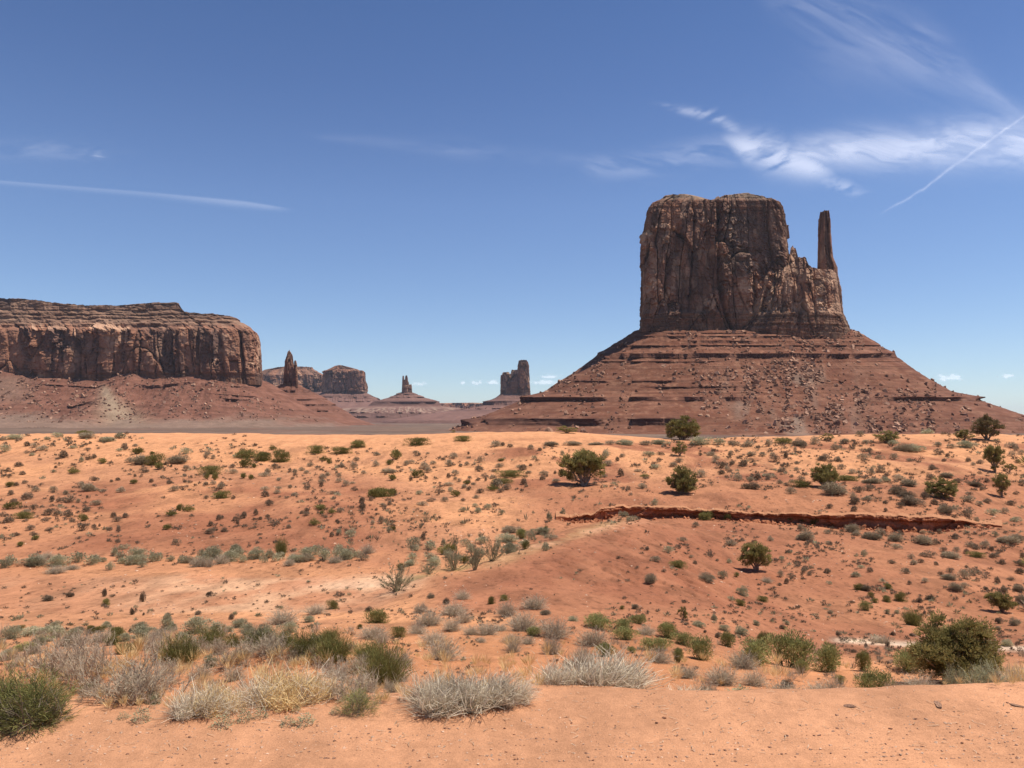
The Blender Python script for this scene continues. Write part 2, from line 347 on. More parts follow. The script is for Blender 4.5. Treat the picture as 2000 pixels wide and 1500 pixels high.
def feat_b(U, V, et, k, col):
    fr = sstep(0.2, -0.6, et); wob = fbm(U/8, V/8, 15, 3)*2.5; d = np.zeros_like(U)
    for pl, w, dp in [([(1556, 545), (1562, 580), (1560, 640)], 3, 6), ([(1590, 540), (1592, 600), (1594, 640)], 1.8, 5), ([(1530, 555), (1526, 610)], 2.4, 5), ([(1610, 520), (1618, 600)], 3, 7), ([(1556, 540), (1572, 570)], 2.5, 5)]:
        q = seg_dist(U+wob, V, pl); d = d-dp*k*np.exp(-(q/w)**2)
    lit = sstep(-0.35, 0.25, fbm(U/16, V/20, 16, 4))*sstep(618, 600, V)  # sunlight on the buttress put into its colour as tan
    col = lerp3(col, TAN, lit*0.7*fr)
    return d*fr, col
o = cliff('buttress', DM-14, [(652, 1440, 1663, 0), (640, 1442, 1662, 0), (612, 1462, 1650, 4), (606, 1464, 1646, 7), (560, 1478, 1641, 14), (530, 1492, 1634, 22), (512, 1505, 1622, 32), (500, 1515, 1610, 40), (470, 1536, 1565, 50)],
          140, [(1440, 640), (1470, 585), (1484, 552), (1500, 538), (1520, 526), (1539, 518), (1541, 485), (1549, 479), (1555, 486), (1557, 502), (1566, 502), (1574, 503), (1576, 518), (1590, 521), (1600, 525), (1626, 523), (1637, 534), (1642, 570), (1650, 612), (1663, 648)],
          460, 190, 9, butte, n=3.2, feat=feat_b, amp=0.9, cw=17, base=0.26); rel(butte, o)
o = cliff('spire', DM+18, [(652, 1586, 1646, 0), (600, 1592, 1640, 2), (570, 1595, 1637, 4), (545, 1597, 1633, 6), (520, 1599, 1632, 8), (500, 1599.5, 1624, 9), (470, 1600, 1621, 10), (440, 1601, 1619.5, 10), (426, 1601.5, 1619, 10), (424, 1603, 1618, 11), (412, 1604.5, 1617, 11)],
          44, [(1600, 428), (1602, 420), (1604, 413), (1610, 412), (1616, 412), (1617.5, 414), (1620, 440), (1625, 500), (1652, 640)],
          240, 260, 31, butte, n=3.0, amp=0.30, cw=15, off=1.6, topb=0.03, base=0.05, tint=(0.92, 0.9, 0.9)); rel(butte, o)
def rsz(a, b, lo=0.0): return lambda u, et, s: np.clip(sstep(a-25, a+25, u)*sstep(b+25, b-25, u)*(0.8+1.0*fbm(u/30, u*0+a, 4, 4))+lo, 0, 1)
def tal_col(U, V, X, Y, Z, col, lm):
    g = sstep(-0.1, 0.4, fbm(U/40, V/60, 61, 3))*sstep(1380, 1480, U)*sstep(1720, 1600, U)*sstep(705, 750, V)
    col = lerp3(col, GREYT, g*0.85*(1-lm))
    return lerp3(col, np.array((0.3, 0.15, 0.09)), sstep(0.2, 0.5, fbm(U/12, V/3, 62, 4))*0.45)
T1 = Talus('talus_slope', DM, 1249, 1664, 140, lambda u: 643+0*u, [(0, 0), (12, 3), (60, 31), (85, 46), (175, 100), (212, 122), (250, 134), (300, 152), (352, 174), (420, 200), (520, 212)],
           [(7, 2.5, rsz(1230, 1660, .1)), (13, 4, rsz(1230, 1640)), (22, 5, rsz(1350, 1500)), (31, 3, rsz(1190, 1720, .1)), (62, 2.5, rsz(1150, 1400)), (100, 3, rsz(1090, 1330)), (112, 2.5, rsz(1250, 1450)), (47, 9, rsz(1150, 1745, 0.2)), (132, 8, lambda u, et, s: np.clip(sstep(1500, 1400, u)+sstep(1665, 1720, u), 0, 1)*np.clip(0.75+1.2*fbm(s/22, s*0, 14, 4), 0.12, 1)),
            (174, 14, lambda u, et, s: sstep(1400, 1300, u)*np.clip(0.8+1.1*fbm(s/22, s*0, 15, 4), 0.15, 1))],
           900, 41, butte, n=4, gul=1.0, side=lambda xi, et: np.where(xi > 0, 1-0.13*sstep(0.3, 1.0, xi), 1-0.06*sstep(-0.3, -1.0, xi)), colf=tal_col); rel(butte, T1.o)

# ------------------------------------------------------------------ long mesa on the left
DL = 1500.0
mesa = tag(empty('mesa', ((100-1000)*DL/F, DL+200, -11)), 'long flat-topped red mesa with a dark cliff band filling the left of the skyline', 'mesa')
def feat_l(U, V, et, k, col):
    fr = sstep(0.0, -0.6, et); wob = fbm(U/12, V/12, 25, 3)*2.5; d = np.zeros_like(U)
    for pl, w, dp in [([(22, 610), (40, 670), (56, 700)], 4, 8), ([(140, 640), (152, 680), (158, 735)], 2.5, 7), ([(384, 640), (390, 735)], 3, 8), ([(265, 640), (262, 735)], 2.5, 5), ([(345, 650), (350, 730)], 3, 6),
                      ([(320, 640), (318, 690)], 3, 6), ([(430, 655), (436, 735)], 4, 8), ([(300, 650), (302, 700)], 2, 4), ([(470, 650), (474, 740)], 2.5, 5), ([(405, 650), (412, 690)], 5, 5), ([(240, 640), (225, 735)], 4, 7)]:
        q = seg_dist(U+wob, V, pl); d = d-dp*k*np.exp(-(q/w)**2)
    for (cu, cv, rx, ry, dp) in [(105, 672, 26, 34, -3), (170, 680, 30, 36, -3), (210, 645, 45, 12, 5), (60, 700, 40, 30, 4), (410, 665, 14, 22, 4), (290, 690, 30, 40, 4)]:
        q = np.hypot((U+wob-cu)/rx, (V+wob-cv)/ry); d = d+dp*k*sstep(1.05, 0.7, q)
    for (cu, cv, rx, ry, c, a) in [(215, 640, 42, 11, TAN, .9), (225, 660, 24, 10, TAN, .6), (110, 640, 26, 6, TAN, .55), (440, 660, 12, 9, TAN, .7), (105, 675, 25, 30, SHEL*2, .6), (165, 670, 28, 22, SHEL*2, .6), (60, 690, 50, 30, BROWN*0.9, .7), (20, 680, 30, 50, BROWN, .6), (420, 670, 16, 24, SHEL*1.8, .6)]:  # TAN spots are painted sunlight; the others are varnish and brown rock
        q = np.hypot((U+wob*2-cu)/rx, (V+wob*2-cv)/ry)+fbm(U/12, V/12, 39, 4)*0.7; col = lerp3(col, np.asarray(c), sstep(1.1, 0.85, q)*a*fr)
    up = sstep(640, 628, V+wob*1.5)                       # stepped bench above the rim
    ly = V/3.3+fbm(U/120, V/60, 28, 3)*0.9; li = np.floor(ly)
    st = (hsh(li, 4, 8)-0.5)*7+(hsh(np.floor(U/38+hsh(li, 2, 3)*9), li, 29)-0.5)*2.2+fbm(U/14, V/5, 33, 4)*5.0
    d = d*(1-up*0.97)+up*st*k*0.55
    col = lerp3(col, lerp3(np.array((0.15, 0.085, 0.057)), np.array((0.28, 0.175, 0.115)), np.clip(0.5+0.9*fbm(U/30, V/2.2, 37, 4), 0, 1)), up*0.8)
    cap = sstep(603, 599, V+np.interp(U, [330, 352, 354, 460], [0, 0, -16, -16])+wob*0.6)*sstep(-0.3, 0.1, fbm(U/25, U*0, 27, 3)+0.2)
    col = lerp3(col, np.array((0.10, 0.062, 0.048)), cap*0.8)
    return d*(0.3+0.7*fr), col
o = cliff('cliff', DL, [(742, -520, 513, 0), (735, -520, 512, 1), (700, -520, 510, 2), (655, -520, 507, 4), (644, -520, 504, 6), (641, -520, 500, 10), (638, -518, 494, 28), (633, -517, 491, 30), (630, -515, 484, 42), (626, -512, 479, 44), (623, -510, 472, 56), (618, -508, 467, 58), (615, -506, 460, 66), (610, -504, 452, 68), (606, -502, 444, 74), (598, -502, 440, 77), (592, -502, 440, 80), (580, -502, 440, 84)],
          420, [(-520, 590), (-200, 588), (0, 583), (40, 583), (120, 592), (160, 596), (240, 596), (290, 592), (330, 590), (349, 591), (352, 607), (380, 611), (430, 612), (460, 615), (474, 624), (490, 632), (504, 650), (513, 690)],
          1150, 300, 57, mesa, n=9, insn=5.0, feat=feat_l, sc=1.35, topb=0.02, base=0.09, cw=32, amp=0.85, mute=lambda U, V: 1-0.80*sstep(641, 630, V+fbm(U/12, V/12, 25, 3)*3), dome=-4, tint=(1.0, 0.97, 0.97)); rel(mesa, o)
def vb_l(u): return np.interp(u, [-500, 0, 60, 130, 200, 235, 260, 300, 380, 512], [724, 722, 735, 738, 742, 728, 726, 736, 728, 742])
def tal_l(U, V, X, Y, Z, col, lm):
    # pale grey scree fan and the grey foot of the slope
    fan = np.exp(-((U-np.interp(V, [740, 770, 800, 830], [200, 208, 225, 245]))/np.interp(V, [740, 770, 830], [7, 14, 55]))**2)*sstep(745, 765, V)
    col = lerp3(col, np.array((0.29, 0.21, 0.14)), np.clip(fan, 0, 1)*0.8)
    foot = sstep(806, 828, V+fbm(U/40, V/8, 71, 4)*11-np.interp(U, [0, 100, 200, 500, 640], [-14, -2, 8, -2, 10]))
    col = lerp3(col, np.array((0.20, 0.13, 0.095)), foot*0.9)
    lg = sstep(90, 20, U)*sstep(725, 745, V)*sstep(800, 770, V); return lerp3(col, GREYT*0.9, lg*0.5)
T2 = Talus('talus_slope', DL, -520, 514, 420, vb_l, [(0, 0), (10, 4), (40, 24), (75, 46), (120, 68), (160, 84), (210, 95), (300, 106)],
           [(14, 3, rsz(100, 215)), (18, 4, rsz(270, 480)), (36, 4, rsz(420, 520)), (52, 5, rsz(130, 190)), (44, 6, rsz(430, 470))],
           900, 73, mesa, n=5, gul=1.5, colf=tal_l, nrow=130, c1=np.array((0.155, 0.066, 0.043)), c2=np.array((0.205, 0.092, 0.061))); rel(mesa, T2.o)
# ------------------------------------------------------------------ needle on the right shoulder of that mesa
def tower(name, label, D, parts, tal, cat='butte', sc=2.0):
    """parts: dicts for cliff(); tal: dict for Talus"""
    um = (parts[0]['lv'][0][1]+parts[0]['lv'][0][2])/2
    e = tag(empty(name, ((um-1000)*D/F, D, -11)), label, cat)
    for p in parts:
        p = dict(p); nm = p.pop('name'); DD = p.pop('D', D); lv = p.pop('lv'); dep = p.pop('dep'); top = p.pop('top'); nS = p.pop('nS', 300); nT = p.pop('nT', 110)
        o = cliff(nm, DD, lv, dep, top, nS, nT, p.pop('sd'), e, mat=M_far, sc=p.pop('sc', sc), **p); rel(e, o)
    if tal:
        p = dict(tal); t = Talus('talus_slope', p.pop('D', D), p.pop('ul'), p.pop('ur'), p.pop('dep'), p.pop('vb'), p.pop('prof'), p.pop('ledges'), p.pop('nS', 500), p.pop('sd'), e, mat=M_far, nrow=80, **p); rel(e, t.o)
    return e
tower('rock_spire', 'slender dark rock needle rising from the talus just right of the long mesa', 1900,
      [dict(name='needle', lv=[(752, 553, 580, 0), (735, 554, 578, 1), (715, 556, 573.5, 2), (705, 557, 572, 3), (694, 560, 570.5, 4), (686, 563, 567, 6)], dep=22, top=[(553, 700), (557, 697), (562, 687), (565, 684), (568, 688), (570.5, 695), (572, 706), (573, 722), (576, 738), (580, 748)], sd=101, n=2.4, amp=0.5, sc=1.3, cw=14, base=0.3),
       dict(name='pinnacle', D=1895, lv=[(752, 570, 582, 0), (715, 573.5, 580, 1), (704, 574.5, 579, 1)], dep=10, top=[(570, 712), (574, 705), (577, 704), (579, 706), (582, 720)], sd=103, n=2.4, amp=0.4, sc=1.0, nS=140)],
      dict(ul=545, ur=586, dep=40, vb=lambda u: 750+0*u, prof=[(0, 0), (12, 10), (30, 18), (70, 42), (110, 66), (150, 80), (260, 96)], ledges=[(12, 5, None), (30, 3, rsz(560, 600, .3)), (40, 3, None), (52, 3, None)], sd=105, n=2.5, c1=np.array((0.16, 0.07, 0.046)), c2=np.array((0.2, 0.09, 0.06)), gul=1.5))
# ------------------------------------------------------------------ far mesas and buttes
FARC = dict(c1=np.array((0.165, 0.085, 0.066)), c2=np.array((0.20, 0.105, 0.08)), gul=1.4)
tower('mesa', 'pale far mesa with a low flat top, half hidden behind the thin needle', 4600,
      [dict(name='cliff', lv=[(765, 440, 640, 0), (732, 442, 636, 2), (729, 448, 630, 8), (722, 470, 615, 20), (717, 505, 612, 26)], dep=90, top=[(440, 730), (505, 729), (512, 722), (525, 718), (570, 716), (611, 717), (614, 722), (630, 728), (640, 734)], sd=111, n=4, sc=3.0, base=0.08, topb=0.3, tint=(1.0, 0.98, 0.95))],
      dict(ul=436, ur=642, dep=90, vb=764, prof=[(0, 0), (40, 20), (90, 34), (200, 60), (230, 90)], ledges=[(12, 2, None)], sd=112, **FARC))
tower('mesa', 'blocky far mesa with a domed cap standing right of the thin needle', 4300,
      [dict(name='cliff', lv=[(768, 630, 716, 0), (735, 632, 713, 1), (724, 633, 712, 3), (721, 645, 705, 8), (714, 655, 672, 16)], dep=70, top=[(630, 724), (643, 723), (652, 717), (657, 714), (670, 714), (680, 718), (690, 722), (710, 724), (716, 726)], sd=121, n=5, sc=2.4, base=0.07, topb=0.16, tint=(0.9, 0.88, 0.9))],
      dict(ul=626, ur=717, dep=74, vb=766, prof=[(0, 0), (10, 6), (24, 15), (34, 18), (90, 27), (200, 60)], ledges=[(9, 2, None), (17, 2, None)], sd=122, **FARC))
tower('butte', 'small far butte with twin stubby rock fingers on a cone', 3700,
      [dict(name='finger', lv=[(772, 784.5, 791, 0), (745, 785.7, 789.5, 1), (734, 786.2, 789, 1)], dep=5, top=[(784, 735), (786, 734), (789, 734), (791, 736)], sd=131, n=3, sc=0.8, amp=0.25, cw=10, nS=140),
       dict(name='finger', lv=[(772, 789, 799, 0), (750, 790.3, 797.5, 1), (742, 791, 796.6, 1), (733, 791.8, 795.8, 1)], dep=7, top=[(789, 735), (792, 734), (795, 733), (796.5, 738), (798, 744)], sd=132, n=3, sc=0.8, amp=0.3, cw=10, nS=140),
       dict(name='pedestal', lv=[(772, 784.5, 800, 0), (752, 785.5, 799, 1), (742, 786, 798, 1)], dep=14, top=[(784, 742), (792, 741), (797, 744), (800, 750)], sd=136, n=4, sc=1.2, amp=0.35, nS=200),
       dict(name='block', D=3690, lv=[(772, 785, 805, 0), (752, 786, 804, 1)], dep=20, top=[(784, 754), (798, 752), (804, 751), (806, 754)], sd=133, n=4, sc=1.3, amp=0.5)],
      dict(ul=784, ur=804, dep=18, vb=765, prof=[(0, 0), (10, 4), (24, 11), (36, 15), (52, 19.5), (60, 28), (105, 33), (150, 44), (200, 60), (300, 72)], ledges=[(5, 2, None), (10, 2, None), (19.5, 5, rsz(790, 900, .3)), (40, 3, None), (48, 3, None)], sd=134, n=2.5,
           colf=lambda U, V, X, Y, Z, col, lm: lerp3(lerp3(col, np.array((0.30, 0.2, 0.145)), sstep(793, 797, V)*sstep(808, 804, V)*sstep(-0.1, 0.35, fbm(U/3, V/2, 135, 3))), col*0.8, sstep(806, 810, V)), **FARC))
tower('butte', 'far dark butte with a tall square tower left of the big slope', 3300,
      [dict(name='tower', lv=[(772, 1010, 1036, 0), (740, 1012, 1034, 1), (712, 1012, 1032, 1), (704, 1013, 1031, 2)], dep=24, top=[(1009, 706), (1013, 704), (1018, 703), (1028, 703), (1031, 706), (1037, 709)], sd=141, n=4.5, sc=1.5, amp=0.55, base=0.2),
       dict(name='cliff', D=3310, lv=[(772, 977, 1016, 0), (750, 978, 1015, 1), (728, 979, 1014, 2)], dep=22, top=[(977, 734), (980, 731), (982, 727), (988, 727), (995, 731), (1000, 729), (1005, 724), (1010, 722), (1016, 724)], sd=143, n=4.5, sc=1.5, amp=0.6, base=0.25)],
      dict(ul=974, ur=1037, dep=30, vb=769, prof=[(0, 0), (12, 8), (22, 12), (34, 14), (38, 22), (60, 27), (140, 38), (220, 52), (250, 80)], ledges=[(14, 6, rsz(900, 975, .3)), (28, 2, None)], sd=144, n=3, **FARC))
tower('mesa', 'low far stepped bench closing the valley between the two far buttes', 5200,
      [dict(name='cliff', lv=[(800, 600, 1500, 0), (790, 605, 1500, 3)], dep=120, top=[(600, 789), (820, 790), (860, 788), (905, 787), (930, 789), (960, 788), (1500, 789)], sd=151, n=8, sc=3, nS=700, nT=24, tint=(1.15, 1.1, 1.1))],
      dict(ul=596, ur=1504, dep=124, vb=797, prof=[(0, 0), (20, 8), (60, 14), (140, 22), (300, 30)], ledges=[(9, 2, None), (15, 1.5, None)], sd=152, nS=600, **FARC))
tower('mesa', 'tiny hazy blue mesa on the horizon at the right edge', 15000,
      [dict(name='cliff', lv=[(824, 1940, 1994, 0), (820, 1942, 1992, 2), (815, 1948, 1986, 6), (813.5, 1952, 1984, 8)], dep=60, top=[(1940, 815), (1950, 814), (1985, 814), (1994, 818)], sd=161, n=4, sc=8, nS=200, nT=30)], None)
tower('mesa', 'long low hazy plateau edge on the right horizon', 12000,
      [dict(name='cliff', lv=[(828, 1840, 2600, 0), (819, 1845, 2595, 5), (818, 1850, 2590, 6)], dep=120, top=[(1840, 819), (2000, 818), (2600, 817)], sd=163, n=4, sc=6, nS=300, nT=24)], None)
# ------------------------------------------------------------------ the far plain
PLZ = -11.0
def build_plain():
    Yr = np.concatenate([np.geomspace(112, 1600, 170), np.geomspace(1700, 25000, 50)]); sx = np.concatenate([np.linspace(-2.4, -1.3, 30)[:-1], np.linspace(-1.3, 1.3, 420), np.linspace(1.3, 2.4, 30)[1:]])
    Y, SX = np.meshgrid(Yr, sx, indexing='ij'); X = Y*SX
    Z = PLZ+fbm(X/120, Y/120, 201, 4)*0.9+fbm(X/25, Y/25, 203, 3)*0.18
    Z = np.where(Y < 170, Z-sstep(170, 112, Y)*3, Z)
    k = fbm(X/60, Y/22, 205, 5)
    col = lerp3(np.array((0.125, 0.082, 0.06)), np.array((0.19, 0.122, 0.086)), sstep(-0.3, 0.5, k))
    col = lerp3(col, np.array((0.17, 0.075, 0.05)), sstep(0.25, 0.5, fbm(X/90, Y/45, 207, 4))*0.8)
    o = mesh('plain', np.stack([X, Y, Z], -1).reshape(-1, 3), grid_faces(len(Yr), len(sx)), rock_mat('plain_scrub', 0.5, 0.3, contrast=0.45), None, {'Col': col.reshape(-1, 3)}, smooth=True)
    tag(o, kind='structure')
build_plain()
# ================================================================== NEAR GROUND
# columns of control points (distance, photo row) : lip, hollow, slope ..., mound crest, behind it, wash, bank foot, bank top, slope, dune crest
GC = {
 -900: [(5.5, 1422), (7.5, 1378), (11, 1300), (16, 1240), (24, 1195), (29, 1150), (34, 1108), (45, 1042), (50, 1017), (75, 925), (105, 852)],
 0:    [(5.6, 1415), (7.5, 1372), (11, 1300), (16, 1240), (24, 1195), (29, 1150), (34, 1108), (45, 1040), (50, 1015), (75, 925), (105, 848)],
 330:  [(5.7, 1405), (7.5, 1362), (11, 1290), (16, 1232), (23, 1197), (28, 1152), (33.5, 1108), (45, 1037), (50, 1013), (75, 922), (106, 847)],
 700:  [(5.8, 1394), (7.5, 1350), (11, 1280), (16, 1225), (22, 1193), (26, 1163), (33, 1108), (45, 1034), (51, 1006), (75, 920), (108, 850)],
 900:  [(5.9, 1386), (7.5, 1347), (11, 1275), (16, 1215), (22, 1163), (28, 1118), (31, 1126), (45, 1031), (52, 1003), (75, 917), (108, 846)],
 1050: [(5.95, 1378), (7.5, 1352), (11, 1282), (16, 1215), (23, 1150), (37, 1058), (40.5, 1056), (49, 1021), (53, 1000), (73, 920), (108, 844)],
 1140: [(5.97, 1371), (7.5, 1360), (11, 1290), (16, 1217), (23.5, 1152), (43, 1030), (46.5, 1036), (53.5, 1017), (54.2, 1000), (71, 933), (107, 846)],
 1230: [(6.0, 1366), (7.5, 1368), (11, 1295), (16, 1222), (24, 1160), (49, 1011), (51.5, 1024), (56, 1012), (56.6, 984), (71, 932), (105, 853)],
 1350: [(6.0, 1364), (7.5, 1380), (11, 1305), (16, 1245), (23, 1180), (45, 1045), (50, 1026), (55, 1010), (55.6, 990), (73, 925), (104, 858)],
 1500: [(6.0, 1362), (7.6, 1386), (11, 1318), (16, 1275), (21.5, 1232), (34, 1135), (43, 1069), (54, 1021), (54.5, 1004), (75, 915), (104, 853)],
 1660: [(6.0, 1360), (7.8, 1386), (11.5, 1325), (16.5, 1283), (22, 1250), (33, 1150), (43, 1074), (52.5, 1033), (53.2, 1004), (75, 918), (105, 850)],
 1800: [(6.0, 1357), (8.0, 1384), (12, 1330), (17, 1287), (22.5, 1257), (33, 1160), (42.5, 1080), (51.5, 1040), (52.2, 1010), (75, 922), (106, 848)],
 1900: [(6.0, 1354), (8.0, 1380), (12, 1328), (17, 1288), (22.5, 1260), (33, 1162), (43, 1084), (52, 1032), (53, 1022), (75, 925), (106, 848)],
 2000: [(6.0, 1350), (8.0, 1375), (12, 1325), (17, 1288), (22.5, 1260), (33, 1164), (43, 1088), (51, 1040), (55, 1022), (75, 928), (107, 850)],
 2900: [(6.0, 1350), (8.0, 1375), (12, 1325), (17, 1288), (22.5, 1260), (33, 1164), (43, 1088), (51, 1040), (55, 1022), (75, 928), (107, 850)],
}
gu = sorted(GC); NK = 11
GY = np.array([[p[0] for p in GC[u]] for u in gu]); GH = np.array([[unproj(u, p[1], p[0])[2] for p in GC[u]] for u in gu])
ucols = np.unique(np.concatenate([np.linspace(-3000, -250, 90), np.linspace(-250, 2250, 860), np.linspace(2250, 5000, 90)]))
rowsY = np.concatenate([np.linspace(0.6, 5.0, 50)[:-1], np.geomspace(5.0, 49, 560)[:-1], np.linspace(49, 58, 110)[:-1], np.geomspace(58, 175, 230)])
TZ = np.zeros((len(rowsY), len(ucols)))
ky = np.stack([pchip(gu, GY[:, k], np.clip(ucols, -900, 2900)) for k in range(NK)], 1); kh = np.stack([pchip(gu, GH[:, k], np.clip(ucols, -900, 2900)) for k in range(NK)], 1)
for c in range(len(ucols)):
    yk = np.concatenate([[0.5, ky[c, 0]-2.2, ky[c, 0]-0.5], ky[c], [128, 150, 176]]); hk = np.concatenate([[0.0, 0.0, kh[c, 0]*0.7+0.005], kh[c], [kh[c, -1]-2.6, -7.6, -12.4]])
    TZ[:, c] = pchip(yk, hk, rowsY)
TX = rowsY[:, None]*((ucols-1000)/F)[None, :]; TY = np.broadcast_to(rowsY[:, None], TX.shape)
UU = np.broadcast_to(ucols[None, :], TX.shape)
_, VV = proj(TX, TY, TZ)
far_ = sstep(7, 14, TY)
TZ = TZ+far_*(fbm(TX/6, TY/6, 301, 4)*0.16+fbm(TX/1.7, TY/1.7, 303, 5)*0.10)*sstep(125, 108, TY)*np.where((UU < 800) & (TY > 22) & (TY < 34), 0.3, 1.0)
TZ = TZ+far_*sstep(24, 40, TY)*fbm(TX/14, TY/9, 305, 3)*0.28*sstep(98, 80, TY)
TZ = TZ+fbm(TX/0.55, TY/0.55, 307, 4)*0.022*sstep(40, 10, TY)+fbm(TX/0.14, TY/0.14, 309, 3)*0.007*sstep(14, 6, TY)
TZ = TZ+sstep(6.2, 7.2, TY)*sstep(13, 9, TY)*fbm(TX/0.9, TY/0.9, 311, 3)*0.09
# sand heaped round the big foreground clumps
def heap(u, v, Y, r, h):
    x, y, _ = unproj(u, v, Y); global TZ; TZ = TZ+h*np.exp(-(((TX-x)/r)**2+((TY-y)/r)**2))
for u, v, Y, r, h in [(160, 1300, 10, .8, .28), (255, 1330, 8.7, .6, .16), (550, 1345, 7.3, .8, .1), (600, 1260, 10.5, .9, .3), (40, 1395, 6.1, .5, .06), (905, 1370, 6.7, .6, .05), (1160, 1360, 6.8, .5, .05), (745, 1300, 9.2, .6, .2),
                      (1880, 1120, 38, 3.2, .35), (1860, 1165, 33, 2.4, .4), (1530, 905, 82, 5, .5), (1040, 905, 84, 4, .55), (1330, 905, 82, 4, .5), (1700, 925, 78, 4, .5), (1860, 925, 76, 5, .6), (430, 960, 66, 5, .45), (620, 1000, 54, 4, .35), (1180, 900, 86, 4, .5), (200, 905, 82, 5, .45)]:
    heap(u, v, Y, r, h)
# bench ledges and rills on the bare mound
rl = sstep(1000, 1150, UU)*sstep(1500, 1400, UU)*sstep(22, 27, TY)*sstep(46, 40, TY)
TZ = TZ-rl*0.12*np.exp(-abs(fbm((TX*0.8+TY*0.35)/1.1, (TY-0.9*TX)/8, 315, 3))/0.09)
def height(x, y):
    u = 1000+F*x/y; fi = np.interp(y, rowsY, np.arange(len(rowsY))); fj = np.interp(u, ucols, np.arange(len(ucols)))
    i = np.clip(fi.astype(int), 0, len(rowsY)-2); j = np.clip(fj.astype(int), 0, len(ucols)-2); a = fi-i; b = fj-j
    return (TZ[i, j]*(1-a)+TZ[i+1, j]*a)*(1-b)+(TZ[i, j+1]*(1-a)+TZ[i+1, j+1]*a)*b
_, VV = proj(TX, TY, TZ)
def pick(u, v, ymin=4.3, ymax=112):
    """first ground point met by the sight line through photo pixel (u, v)"""
    y = np.concatenate([np.arange(ymin, 20, 0.05), np.arange(20, ymax, 0.2)])
    x, y, z = unproj(u, v, y); h = height(x, y); hit = np.argmax(h >= z) if (h >= z).any() else len(y)-1
    return float(x[hit]), float(y[hit]), float(h[hit])
# ---- soil colours : where which soil lies
SAND = np.array((0.56, 0.260, 0.124)); SAND2 = np.array((0.455, 0.208, 0.105)); RED = np.array((0.335, 0.135, 0.070)); RED2 = np.array((0.285, 0.108, 0.056)); WASH = np.array((0.58, 0.325, 0.185)); DIRT = np.array((0.51, 0.247, 0.130)); PINK = np.array((0.44, 0.195, 0.10)); WHITE = np.array((0.78, 0.60, 0.43))
n1 = fbm(TX/7, TY/7, 321, 5); n2 = fbm(TX/2.2, TY/2.2, 323, 5); n3 = fbm(TX/20, TY/20, 325, 4)
soil = lerp3(SAND, SAND2, sstep(-0.3, 0.3, n1)*sstep(868, 905, VV+n3*30))
wz = lambda a, b, x, w: sstep(a-w, a+w, x)*sstep(b+w, b-w, x)
redm = wz(940, 1090, VV, 25)*wz(120, 760, UU, 70)*sstep(-0.35, 0.15, n3+0.4*n1)
redm = np.maximum(redm, sstep(930, 1010, UU-(VV-900)*0.3)*wz(862, 960, VV, 12)*sstep(-0.05, 0.3, n1+0.5*n3))
redm = np.maximum(redm, 0.85*sstep(960, 1080, UU)*wz(935, 1290, VV, 25)*sstep(-0.8, -0.25, n3+n1*0.5))
redm = np.maximum(redm, wz(840, 1560, UU+(1150-VV)*0.0, 60)*wz(1010, 1200, VV, 14)*sstep(-60, 20, (VV-1010)-0.0*(UU))*sstep(1015, 1040, VV+np.interp(UU, [900, 1050, 1230], [-95, -35, 12])))
redm = np.maximum(redm, 0.55*wz(960, 1120, VV, 20)*sstep(900, 760, UU))
soil = lerp3(soil, lerp3(RED, RED2, sstep(-0.2, 0.5, n2+n1)), np.clip(redm, 0, 1)*0.9)
wash = sstep(1118, 1135, VV+n2*8)*sstep(1202, 1190, VV+n2*6)*sstep(900, 820, UU+(VV-1130)*2.0)
mot = fbm(TX/1.6, TY/3.2, 343, 5); soil = lerp3(soil, lerp3(PINK, WASH, sstep(-0.25, 0.3, n1*0.6+0.6*mot+0.25*n2+0.15)*sstep(120, 420, UU)), wash*0.95)
soil = lerp3(soil, np.array((0.33, 0.17, 0.095)), wash*sstep(0.12, 0.36, fbm(TX/2.0, TY/5.0, 345, 5))*0.45)
soil = lerp3(soil, WHITE, sstep(0.45, 0.9, wash)*np.exp(-((UU-760)/140)**2-((VV-1150)/17)**2)*sstep(-0.4, 0.5, n2)*0.3)
soil = lerp3(soil, WHITE, sstep(1600, 1640, UU)*np.exp(-((VV-np.interp(UU, [1600, 1750, 2000], [1250, 1258, 1268])+n2*4)/5.0)**2)*0.75*sstep(-0.7, 0.0, n2+0.5*n1))
soil = lerp3(soil, np.array((0.30, 0.215, 0.09)), 0.7*np.exp(-((VV-np.interp(UU, [760, 900, 1000, 1100, 1230], [1140, 1112, 1085, 1050, 1013]))/np.interp(UU, [760, 1000, 1230], [4, 12, 7]))**2)*sstep(740, 820, UU)*sstep(1250, 1180, UU)*sstep(-0.4, 0.2, n2))
mcv = np.interp(UU, [700, 880, 1000, 1120, 1240, 1500], [1205, 1135, 1090, 1050, 1018, 1040]); mnd = sstep(4, 30, VV-mcv)*wz(860, 1430, UU, 70)*sstep(1215, 1175, VV+n2*10)*sstep(20, 26, TY)
soil = lerp3(soil, lerp3(RED, RED2, sstep(-0.3, 0.3, fbm(TX/0.9, TY/3.0, 347, 4)))*0.97, mnd*0.85)
crest = np.exp(-((VV-np.interp(UU, [880, 1000, 1120, 1240], [1128, 1083, 1045, 1018]))/np.interp(UU, [880, 1240], [9, 7]))**2)*wz(930, 1250, UU, 50)*sstep(-0.2, 0.3, n2)
soil = lerp3(soil, np.array((0.56, 0.28, 0.16)), crest*0.85)
fg = sstep(9.5, 6.6, TY+n1*0.8); soil = lerp3(soil, lerp3(DIRT, DIRT*1.12, sstep(-0.4, 0.4, n2)), fg)
soil = lerp3(soil, np.array((0.48, 0.205, 0.092)), sstep(6.2, 7.2, TY)*sstep(17, 12, TY)*0.75)
fine = fbm(TX/0.35, TY/0.35, 327, 4)
crust = fbm(TX/1.1, TY/2.6, 329, 5)
